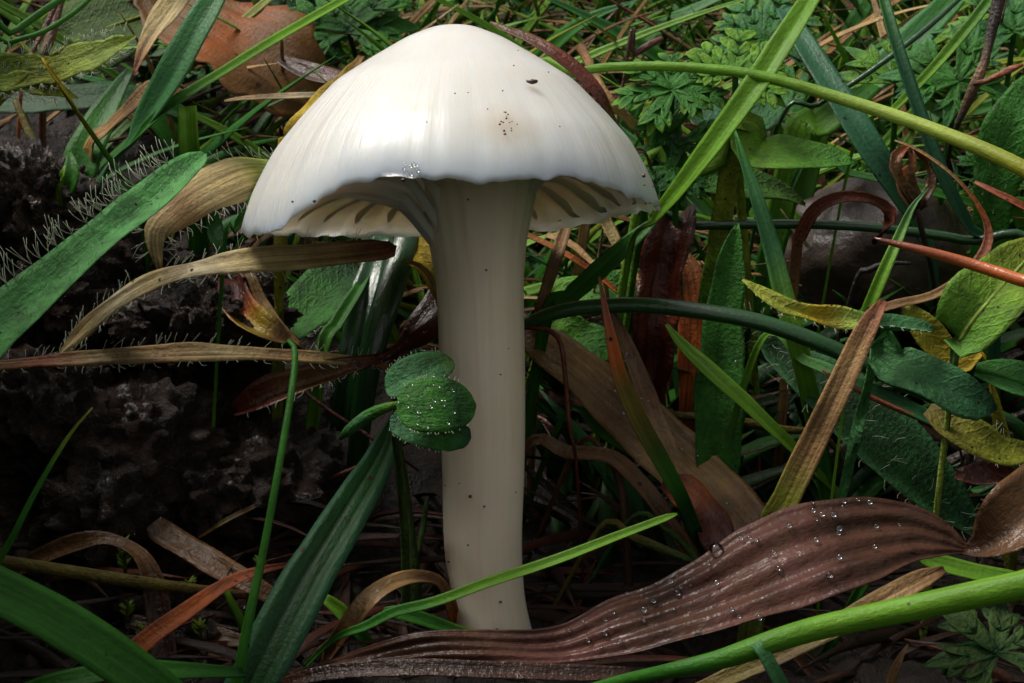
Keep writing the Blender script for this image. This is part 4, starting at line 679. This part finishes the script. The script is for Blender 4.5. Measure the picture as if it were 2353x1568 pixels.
# ------------------------------------------------------------------ compound leaves
def lobe_pts(b, d, side, ln, wd, nrm, droop=.15):
    """rows for one pointed lobe starting at b, heading d"""
    out = []
    for f, w in ((0, .25), (.25, .7), (.55, 1.0), (.8, .62), (1, .06)):
        out.append(np.r_[b+d*ln*f+nrm*(-droop*ln*f*f), wd*w])
    return np.array(out)
def cut_leaf(label, px, py, d, size, nlobes, tilt, cols, spread=150, teeth=2, rot=90, seed=0, group=None, stalk=None, wd=.34):
    """leaf cut into narrow pointed lobes: petiole and one child per lobe"""
    g_ = np.random.default_rng(seed); c = P(px, py, d)
    nrm = norm(-FWD*math.cos(tilt)+np.array((0, 0, 1.0))*math.sin(tilt)); ax = norm(UPV-(UPV@nrm)*nrm); ay = np.cross(ax, nrm)
    base = stalk if stalk is not None else c+np.array((g_.uniform(-.3, .3), .8, 0))
    base = np.array(base); base[2] = gz(base[0], base[1])-.1
    t = thing('cut_leaf', label, 'leaf', base, group)
    mid = (c+base)/2+np.array((0, .1, .15))
    V, Q, U, K = tube(np.array([np.r_[base, .07], np.r_[mid, .065], np.r_[c, .05]]), cols[:1], seed=seed); mesh_obj('petiole', V, Q, M['soft'], U, K, parent=t)
    for k in range(nlobes):
        a_ = R_(rot-spread/2+spread*k/max(1, nlobes-1)+g_.uniform(-7, 7)); dr = ax*math.sin(a_)+ay*math.cos(a_)*-1
        l_ = size*g_.uniform(.75, 1.1)*(1-.25*abs(k-(nlobes-1)/2)/(nlobes/2)); parts = []
        up = nrm*g_.uniform(-.15, .35); dd = norm(dr+up)
        parts.append(ribbon(lobe_pts(c, dd, None, l_, l_*wd, nrm), cols, fold=.35, ncross=5, hint=nrm, res=.05, thick=.012, seed=seed*9+k))
        for s_ in (-1, 1):
            for q_ in range(teeth):
                f_ = .38+.25*q_; b_ = c+dd*l_*f_; ang = s_*R_(38); sd_ = np.cross(nrm, dd); d2 = norm(dd*math.cos(ang)+sd_*math.sin(ang))
                parts.append(ribbon(lobe_pts(b_, d2, None, l_*(.46-.1*q_), l_*wd*.55, nrm), cols, fold=.35, ncross=5, hint=nrm, res=.05, thick=.012, seed=seed*9+k+50*s_+q_))
        V, Q, U, K = join(parts); mesh_obj('lobe', V, Q, M['soft'], U, K, parent=t)
    return t
cut_leaf('bright green cut leaf fanned out left of the bright blade', 1690, 170, 1.0, .62, 7, .7, 'gGG', spread=250, rot=95, seed=1)
cut_leaf('fresh cut leaf rosette beside the cap behind the arching stalk', 1545, 205, 1.2, .60, 7, .8, 'ggG', spread=300, rot=90, seed=2)
cut_leaf('drooping cut leaf below the rosette near the right cap flank', 1560, 330, 1.3, .5, 6, .5, 'ggg', spread=280, rot=-60, seed=3)
cut_leaf('small cut leaf by the cap margin above the stalk', 1545, 385, 1.1, .42, 5, .6, 'gkg', spread=240, rot=-20, seed=4)
cut_leaf('long lobed cut leaf behind the narrow bluish blade', 2060, 190, 2.2, .8, 6, .6, 'gGB', spread=220, rot=120, seed=5, teeth=1, wd=.26)
cut_leaf('spreading cut leaf behind the dark knobbly twig', 2200, 185, 1.9, .75, 7, .6, 'ggB', spread=260, rot=60, seed=6, teeth=1, wd=.26)
cut_leaf('pale cut leaf at the top right corner', 2330, 70, 2.2, .7, 6, .6, 'gBG', spread=230, rot=80, seed=7, teeth=1)
cut_leaf('cut leaf behind the toothed leaf and the bright blade', 1760, 90, 2.6, .7, 7, .6, 'gBG', spread=260, rot=70, seed=8, teeth=2)
cut_leaf('dark cut leaf left of the cap top', 800, 70, 5.0, .9, 7, .6, 'kgg', spread=250, rot=90, seed=9, teeth=1)
cut_leaf('dim cut leaf above the orange brown leaf', 690, 40, 5.4, .9, 6, .6, 'kkg', spread=240, rot=110, seed=10, teeth=1)
cut_leaf('olive cut leaf in shade at the bottom right corner', 2290, 1500, -1.0, .55, 6, .9, 'kek', spread=260, rot=80, seed=11, teeth=1)
cut_leaf('cut leaf under the far right hairy leaf', 2310, 420, 2.6, .5, 6, .6, 'ggB', spread=240, rot=60, seed=12, teeth=2)
# the small round lobed leaf in front of the stem
t = thing('lobed_leaf', 'small round lobed leaf with dewy surface held against the stem', 'leaf', P(930, 1330, .35))
def disc_leaf(sp_, cols, seed, **kw):
    V, Q, U, K = ribbon(spec(sp_), cols, ncross=15, seed=seed, **kw); return V, Q, U, K
lobes = []
def round_rows(x0, y0, x1, y1, W, d0, d1, bulge=.08, blunt=.9):
    out = []
    for f in np.r_[0, .02, .06, .13, .22, .34, .47, .6, .72, .82, .9, .95, .985, 1]:
        w = W*max(.04, math.sqrt(max(0, 1-abs(2*f**blunt-1)**2.3))); q = P(x0+(x1-x0)*f, y0+(y1-y0)*f, d0+(d1-d0)*f-bulge*math.sin(math.pi*f)); out.append(np.r_[q, w*(DIST+d0)/(DIST*PPC)])
    return np.array(out)
for rows_, cl_, sd_, kw in ((round_rows(884, 892, 1040, 826, 96, -1.15, -1.05), 'BBBe', 1, dict(fold=.2, ripple=.012, hint=(0, -.7, .7))),
        (round_rows(910, 925, 1094, 930, 134, -1.4, -1.3), 'gggkg', 2, dict(fold=-.1, ripple=.014, ripf=6, hint=(0, -.85, .5))),
        (round_rows(896, 962, 1082, 1006, 100, -1.28, -1.22), 'bBgb', 3, dict(fold=.15, ripple=.02, ripf=6, teeth=(6, .08), hint=(0, -.9, .4)))):
    V, Q, U, K = ribbon(rows_, cl_, ncross=15, seed=sd_, res=.02, jit=.03, **kw); o = mesh_obj('lobe', V, Q, M['soft'], U, K, parent=t); lobes.append(V); hairs_on(V, len(V)//30, 15, 46, .022, 'e', sd_, o, .35, .0035)
V, Q, U, K = tube(spec('915 928 16 -1.25|880 938 24 -1.2|845 955 30 -1.15|805 985 26 -1.1|782 1006 12 -1.05'), 'GgBg'); mesh_obj('bud', V, Q, M['soft'], U, K, parent=t)
V, Q, U, K = tube(spec('912 930 16 -1.2|905 980 18 -.9|920 1100 18 -.3|930 1240 20 .1|932 1400 20 .35'), 'eeee'); mesh_obj('petiole', V, Q, M['soft'], U, K, parent=t)
# the dried seed pod
t = thing('dried_pod', 'withered brown seed pod with gaping ribs before the stone', 'seed pod', P(2110, 520, .9))
for k, sp_ in enumerate(('2110 470 20 .7|2065 420 34 .6|2055 370 30 .55|2075 340 16 .6|2090 332 6 .6', '2110 475 16 .7|2088 430 24 .65|2095 375 20 .6|2090 335 8 .6', '2115 470 22 .75|2140 420 22 .8|2125 370 20 .75|2095 335 8 .62', '2105 490 50 .75|2085 450 60 .7|2080 410 40 .65|2090 380 10 .65')):
    V, Q, U, K = ribbon(spec(sp_), 'nmmo', fold=.5, ncross=7, ripple=.02, ripf=7, jit=.3, seed=40+k); mesh_obj('husk', V, Q, M['wet'], U, K, parent=t)
V, Q, U, K = tube(spec('2105 480 16 .75|2120 540 14 .9|2140 620 12 1.4|2150 700 10 2.2'), 'nnd'); mesh_obj('stalk', V, Q, M['bark'], U, K, parent=t)
# fuzzy grey leaf behind the bright blade
B('hairy_leaf', 'fuzzy grey green leaf in the shade behind the bright blade', 'leaf', '1540 250 30 2.3|1600 262 60 2.2|1670 280 110 2.1|1740 260 130 2.1|1790 200 90 2.2|1810 150 20 2.3', 'bkBBbg', 'soft', fold=.2, ncross=11, hair=(160, .08, 'e', 1.0, .004), ripple=.02, root='s')
B('plant_stalk', 'pale yellow green hairy runner right of the cap margin', 'stem', '1480 405 22 1.2|1540 402 26 1.2|1600 395 28 1.2|1650 375 30 1.2|1690 350 24 1.3', 'GGGyG', 'soft', kind='tube', ns=10, root='se')
B('plant_stalk', 'green stalk carrying the rosette beside the cap', 'stem', '1500 320 20 1.2|1530 300 26 1.2|1565 270 24 1.2|1590 230 16 1.2', 'GGgg', 'soft', kind='tube', root='s')
B('plant_stalk', 'yellow green stalk with a tan withered top beside the cap flank', 'stem', '1335 110 24 1.8|1355 150 22 1.6|1375 190 22 1.4|1400 230 24 1.3|1440 270 24 1.3|1465 300 22 1.3|1490 350 18 1.5', 'mtyGGGG', 'soft', kind='tube', root='e')
B('twig', 'short dark twig with a broken end behind the arching stalk', 'twig', '1440 132 8 1.9|1455 125 16 1.9|1490 105 18 1.9|1520 88 10 2.0', 'dmnr', 'bark', kind='tube', bumpy=.15, root='s')

# ------------------------------------------------------------------ moss sprigs on the dark soil
for k, (px, py, d, h_) in enumerate(((288, 1330, .1, .30), (292, 1425, -.2, .14), (435, 1370, 0, .12), (330, 1480, -.2, .12), (600, 1330, .4, .14), (250, 1500, -.4, .12), (660, 1380, .2, .12), (460, 1470, -.1, .12), (700, 1300, .8, .12), (470, 1180, 1.0, .14))):
    c = P(px, py, d); c[2] = min(c[2], 9); parts = [tube(np.array([np.r_[c, .03], np.r_[c+np.array((.01, 0, h_)), .02]]), 'e', ns=5)]
    for q in range(int(h_*70)+5):
        z_ = h_*(.25+.75*random.random()); a_ = random.uniform(0, 6.28); b_ = c+np.array((0, 0, z_)); e_ = b_+np.array((math.cos(a_)*.06, math.sin(a_)*.06, .05))
        parts.append(ribbon(np.array([np.r_[b_, .02], np.r_[(b_+e_)/2, .025], np.r_[e_, .004]]), 'yG', ncross=3, res=.03, jit=0, thick=.006))
    V, Q, U, K = join(parts); tag(mesh_obj('moss_sprig', V, Q, M['soft'], U, K), 'tall moss sprig behind the olive brown stem' if k == 0 else 'tiny starry moss sprig on the dark soil left of the stem', 'moss', None if k == 0 else 'tiny moss sprigs on the dark soil')

# ------------------------------------------------------------------ grass tangle behind and around
def blade_rows(x, y, h_, lean, az, w, n=6, droop=.6, z0=None):
    z = gz(x, y)-.12 if z0 is None else z0; out = []
    for f in np.linspace(0, 1, n):
        r_ = h_*(lean*f+droop*f*f*.6); zz_ = z+h_*(f-droop*.55*f*f)
        out.append((x+math.cos(az)*r_, y+math.sin(az)*r_, zz_, w*(1-.15*f-.8*max(0, f-.55)/.45)))
    return np.array(out)
KINDS = (('fresh', 'gGG', 'slender fresh green grass blade', 'green grass blades behind the mushroom', .10, .16),
         ('fresh', 'kgB', 'wide dull green grass blade', 'dull green blades behind the mushroom', .17, .28),
         ('dry', 'mtT', 'dry tan straw', 'dry straws behind the mushroom', .06, .12),
         ('fresh', 'gyy', 'yellowing grass blade', 'yellowing blades behind the mushroom', .09, .15),
         ('wet', 'nmr', 'thin brown dead stalk', 'brown dead stalks behind the mushroom', .05, .10))
MARKS = ((120, 60, 'by the olive veined leaf'), (300, 110, 'beside the hanging straw blade'), (560, 60, 'above the orange brown dead leaf'), (560, 290, 'below the orange brown dead leaf'), (760, 60, 'around the dim cut leaves'), (700, 480, 'under the folded yellow leaf'),
         (950, 40, 'behind the cap crown'), (1150, 20, 'over the crest of the cap'), (1300, 60, 'above the purple brown strip'), (1420, 130, 'above the start of the arching stalk'), (1500, 40, 'behind the short dark twig'), (1420, 300, 'behind the right cap flank'), (1600, 60, 'behind the cut leaf rosette'),
         (1700, 260, 'around the fuzzy grey leaf'), (1780, 40, 'behind the top of the wide bright blade'), (1850, 420, 'under the toothed leaf'), (1900, 120, 'around the speckled bluish blade'), (2000, 40, 'behind the narrow bluish blade'), (2020, 300, 'above the dried pod'), (2130, 120, 'around the long lobed cut leaf'),
         (2250, 60, 'beside the knobbly twig'), (2330, 250, 'by the far hairy leaf'), (2250, 450, 'behind the stone'), (1330, 560, 'under the right gills'), (1420, 560, 'beside the dried stalk'), (1700, 600, 'behind the ragged blade'), (900, 620, 'behind the shiny rush'), (1120, 640, 'behind the stem'), (430, 350, 'behind the square cut stub'), (60, 330, 'behind the soil clods'))
def near_mark(px, py): return min(MARKS, key=lambda k: (k[0]-px)**2+(k[1]-py)**2)[2]
g_ = np.random.default_rng(21); made = 0; tries = 0
while made < 230 and tries < 4000:
    tries += 1
    d = g_.uniform(3.2, 10.5); px = g_.uniform(-100, 2450); X = (px-1176)/(PPC*DIST/(DIST+d))
    y = C0[1]+d*1.02+g_.normal()*.2
    if px < 620 and d < 4.6: continue
    k = int(g_.choice(5, p=(.42, .2, .16, .12, .10)))
    mt, cl, lb, gp, w0, w1 = KINDS[k]
    dp_ = g_.uniform(.1, .9)
    rows = blade_rows(X, y, g_.uniform(1.4, 3.4)*(1.0 if k != 4 else .8), g_.uniform(.1, 1.3), g_.uniform(-.2, 2*math.pi-.2) if g_.random() < .5 else g_.choice((-.5, math.pi+.4))+g_.normal()*.5, g_.uniform(w0, w1), droop=dp_)
    lb = ('stiff ' if dp_ < .36 else 'arching ' if dp_ < .64 else 'drooping ')+lb
    tip = proj(rows[-1, :3]); mid = proj(rows[3, :3])
    if tip[2] < 1.9 or mid[2] < 1.9: continue
    if min(tip[0], mid[0]) < 640 and min(tip[1], mid[1]) < 330 and g_.random() < .7: continue
    if not (-50 < mid[0] < 2400 and mid[1] > -60): continue
    cc = np.array([PAL[q] for q in cl])*g_.uniform(.75, 1.2)
    V, Q, U, K = ribbon(rows, cc, fold=g_.uniform(.1, .5), ncross=5, res=.14, nmax=30, seed=int(g_.integers(1000)), hint=(g_.normal()*.4, -.6, .7), twist=(0, g_.normal()*.5))
    tag(mesh_obj('grass_leaf' if k != 4 else 'dead_stalk', V, Q, M[mt], U, K), lb+' '+near_mark(mid[0], mid[1]), 'grass blade' if k != 4 else 'stalk', gp); made += 1
# small leaves sprinkled through the tangle
made = 0
while made < 14:
    d = g_.uniform(3.6, 9); px = g_.uniform(0, 2352); X = (px-1176)/(PPC*DIST/(DIST+d)); y = C0[1]+d; z = gz(X, y)
    if px < 620 and d < 5: continue
    b_ = np.array((X, y, z+g_.uniform(.1, .8))); tp = proj(b_)
    if tp[1] < -40 or (560 < tp[0] < 1520 and 100 < tp[1] < 500): continue
    cut_leaf('small '+('pale' if made % 3 == 0 else 'dark' if made % 3 == 1 else 'bright')+' cut leaf low '+near_mark(tp[0], tp[1]), tp[0], tp[1], tp[2], g_.uniform(.4, .7), 5, g_.uniform(.4, .9), ("gB", "kk", "gG")[made % 3], spread=240, rot=g_.uniform(40, 140), seed=100+made, teeth=1, group='small cut leaves behind the mushroom'); made += 1

def mass(name, label, cat, mat, n, sampler, cols, hr, wr, seed, lean=(.1, 1.2), ok=None, droop=(.1, .8)):
    g_ = np.random.default_rng(seed); parts = []; t_ = 0
    while len(parts) < n and t_ < n*8:
        t_ += 1; x, y = sampler(g_); rows = blade_rows(x, y, g_.uniform(*hr), g_.uniform(*lean), g_.uniform(0, 6.28), g_.uniform(*wr), n=5, droop=g_.uniform(*droop))
        if ok and not ok(rows): continue
        cc = np.array([PAL[q] for q in g_.choice(cols)])*g_.uniform(.7, 1.15)
        parts.append(ribbon(rows, cc, ncross=3, res=.3, nmax=9, fold=.3, seed=int(g_.integers(900)), hint=(g_.normal()*.5, -.5, .7), jit=0))
    V, Q, U, K = join(parts); o = mesh_obj(name, V, Q, M[mat], U, K, loc=(0, 4, 2)); return tag(o, label, cat, None, 'stuff')
def s_back(g): d = g.uniform(3.2, 14); return g.uniform(-1, 1)*(4.6+.32*d), d+.4
okb = lambda r_: not (proj(r_[-1, :3])[0] < 640 and hash(round(r_[0, 0]*1e4)) % 10 < 6) and proj(r_[-1, :3])[2] > 2.4 and proj(r_[2, :3])[2] > 2.4 and not (proj(r_[-1, :3])[0] < 560 and proj(r_[-1, :3])[2] < 4.5)
mass('grass_thatch', 'matted short green grass covering the bank behind the mushroom', 'grass', 'fresh', 2600, s_back, ['gG', 'kg', 'gB', 'gy'], (.5, 1.7), (.05, .13), 31, ok=okb)
mass('dead_thatch', 'matted brown straw and dead stalks under the grass on the bank', 'dead grass', 'dry', 1500, s_back, ['nm', 'mt', 'nr', 'tt'], (.5, 1.5), (.04, .10), 32, lean=(.6, 2.0), ok=okb, droop=(.6, 1.2))
def s_floor(g): return g.uniform(-5, 5), g.uniform(-.7, 3.6)
def okf(r_):
    for q in r_:
        a = proj(q[:3])
        if a[2] < 3 and a[1] < (1180 if a[0] < 620 else 1120): return False
    return True
mass('leaf_litter', 'dark wet brown litter of stalks covering the ground round the stem foot', 'leaf litter', 'matte', 300, s_floor, ['d', 'd', 'dn', 'dn', 'dr'], (.3, 1.0), (.04, .12), 33, lean=(.8, 2.2), ok=okf, droop=(.9, 1.25))
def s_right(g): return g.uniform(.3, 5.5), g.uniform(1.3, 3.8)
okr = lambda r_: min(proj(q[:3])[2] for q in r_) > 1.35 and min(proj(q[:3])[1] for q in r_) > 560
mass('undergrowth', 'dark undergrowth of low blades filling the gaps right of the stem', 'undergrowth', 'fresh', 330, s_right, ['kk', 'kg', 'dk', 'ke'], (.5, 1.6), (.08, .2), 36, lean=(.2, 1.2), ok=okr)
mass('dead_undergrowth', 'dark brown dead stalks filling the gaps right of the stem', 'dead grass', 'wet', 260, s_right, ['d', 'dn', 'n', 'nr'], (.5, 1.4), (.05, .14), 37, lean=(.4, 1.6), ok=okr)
# the meadow goes on outside the picture: unseen taller turf, added to shade the ground, at the sides, in front and behind the camera
def outside(r_):
    if r_[0, 0] > -1.5 and -18 < r_[0, 1] < .8 and r_[:, 2].max() > 2.4: return False
    for q in resample(r_, 22)[0]:
        v = q[:3]-CAMPOS; z = v@FWD
        if np.linalg.norm(v) < 2.5: return False
        if z > .3:
            a = proj(q[:3])
            mg = 90+500*q[3]*DIST/max(z, 1)
            if -mg < a[0] < 2352+mg and -mg < a[1] < 1568+mg: return False
    return True
def s_ring(g):
    while True:
        x, y = g.uniform(-16, 16), g.uniform(-24, 14)
        if (abs(x) > 3.6 or y < -2.5) and not (-9 < x < -3 and 1 < y < 9): return x, y
mass('unseen_meadow_grass', 'taller unseen meadow grass added around the clearing for shade', 'grass', 'fresh', 5200, s_ring, ['gG', 'kg', 'gB', 'gy', 'gg'], (1.2, 7.0), (.12, .28), 34, lean=(.05, .8), ok=outside)

def s_left(g): return g.uniform(-9.5, -4.1), g.uniform(-7, 1.1)  # unseen tall blades, added on the sun side to keep the low ground dark
mass('unseen_shade_grass', 'dense tall unseen grass added left of the soil clods to cast shade', 'grass', 'fresh', 1300, s_left, ['gG', 'kg', 'gB', 'gg'], (5.0, 8.5), (.16, .32), 35, lean=(.02, .35), ok=outside, droop=(.05, .4))
# ------------------------------------------------------------------ crumbs of soil and water drops
def crumb(V, px, py, r_, label, group, seed, mat='speck', name='soil_crumb', cat='soil crumb', sq=(1, 1, .8)):
    c = onsurf(V, px, py); W, F = blob(c+norm(CAMPOS-c)*r_*.25, r_, seed, sq, rough=.6)
    return tag(mesh_obj(name, W, F, M[mat], loc=c), label, cat, group)
outerW = capW[:NS*NPH]
for k, (px, py, r_) in enumerate(((672, 463, .009), (722, 462, .012), (1155, 208, .006), (1478, 403, .016), (1480, 425, .008), (1500, 428, .006), (1075, 212, .005), (1180, 150, .006), (1120, 250, .005), (1190, 115, .005), (980, 280, .005), (1045, 214, .006), (876, 430, .006), (1286, 290, .005), (1260, 165, .006))):
    crumb(outerW, px, py, r_, 'tiny dark crumb stuck to the white cap', 'dark crumbs on the cap', k)
crumb(outerW, 926, 413, .016, 'dark red grain on the front cap margin', None, 77)
crumb(outerW, 1222, 187, .030, 'largest reddish brown scrap on the upper cap', None, 78, sq=(1.4, .8, .6))
STAIN.inputs[1].default_value = Vector((onsurf(outerW, 1168, 282)-stem_base)*CM)
g_ = np.random.default_rng(5)
for k in range(16): crumb(outerW, 1170+g_.normal()*11, 280+g_.normal()*17, g_.uniform(.004, .010), 'rusty crumb in the stained patch on the cap', 'rusty crumbs in the patch on the cap', 200+k)
for k, (px, py, r_) in enumerate(((1075, 458, .009), (1117, 620, .009), (1150, 860, .007), (1080, 1140, .014), (1112, 1163, .010), (1075, 1252, .008), (1022, 1115, .007), (1030, 1290, .01), (1150, 1382, .012), (1055, 1110, .006), (1168, 800, .005), (1185, 1130, .006))):
    crumb(stemW, px, py, r_, 'tiny dark crumb stuck to the pale stem', 'dark crumbs on the stem', 300+k)
def drop(V, px, py, r_, label, group, seed, flat=.55):
    c = onsurf(V, px, py); n_ = norm(norm(CAMPOS-c)+np.array((0, 0, .5)))
    W, F = ICO[2]; q = Vector(n_).to_track_quat('Z', 'Y').to_matrix(); Wd = (np.array(q)@(W*np.array((1, 1, flat))*r_).T).T+c+n_*r_*.15
    return tag(mesh_obj('water_drop', Wd, F, M['water'], loc=c), label, 'water drop', group)
g_ = np.random.default_rng(9)
for k in range(12):
    drop(outerW, 945+g_.normal()*22, 385+g_.normal()*6, g_.uniform(.006, .014), 'tiny clear water drop near the front cap margin', 'water drops on the cap', k)
PLV = SHEETS['plantain'][0]
for k in range(46):
    u = g_.random(); px = 1290+u*800; top_ = np.interp(px, [1290, 1420, 1650, 1850, 1960, 2090], [1445, 1365, 1255, 1145, 1130, 1160]); bot_ = np.interp(px, [1290, 1600, 1900, 2090], [1510, 1485, 1395, 1290])
    f_ = g_.beta(1, 2.2); drop(PLV, px, top_+6+(bot_-top_-12)*f_, g_.uniform(.010, .026), 'small water drop on the wet brown plantain leaf', 'water drops on the plantain leaf', 50+k)
drop(PLV, 1645, 1262, .05, 'largest round water drop on the upper edge of the plantain leaf', None, 3, flat=.8)
for k in range(30):
    u = g_.random(); drop(SHEETS['wet1'][0], 1400+260*u+g_.normal()*20, 940+230*u+g_.normal()*34, g_.uniform(.007, .018), 'tiny water bead on the wide wet brown leaf', 'water beads on the wide brown leaf', 120+k)
for k in range(14):
    u = g_.random(); drop(SHEETS['wet2'][0], 1440+95*u+g_.normal()*8, 800+270*u, g_.uniform(.006, .013), 'tiny water bead on the tan ribbed leaf strip', 'water beads on the tan strip', 160+k)
for k in range(26):
    drop(lobes[1], 990+g_.normal()*34, 930+g_.normal()*26, g_.uniform(.006, .016), 'tiny dew drop on the small round lobed leaf', 'dew drops on the lobed leaf', 190+k)
for k in range(9):
    drop(SHEETS['ragged'][0], 1655+g_.normal()*18, 960+g_.normal()*80, g_.uniform(.008, .016), 'small water drop on the ragged upright blade', 'water drops on the ragged blade', 230+k)

for o in bpy.data.objects:
    if '_o' in o: del o['_o']
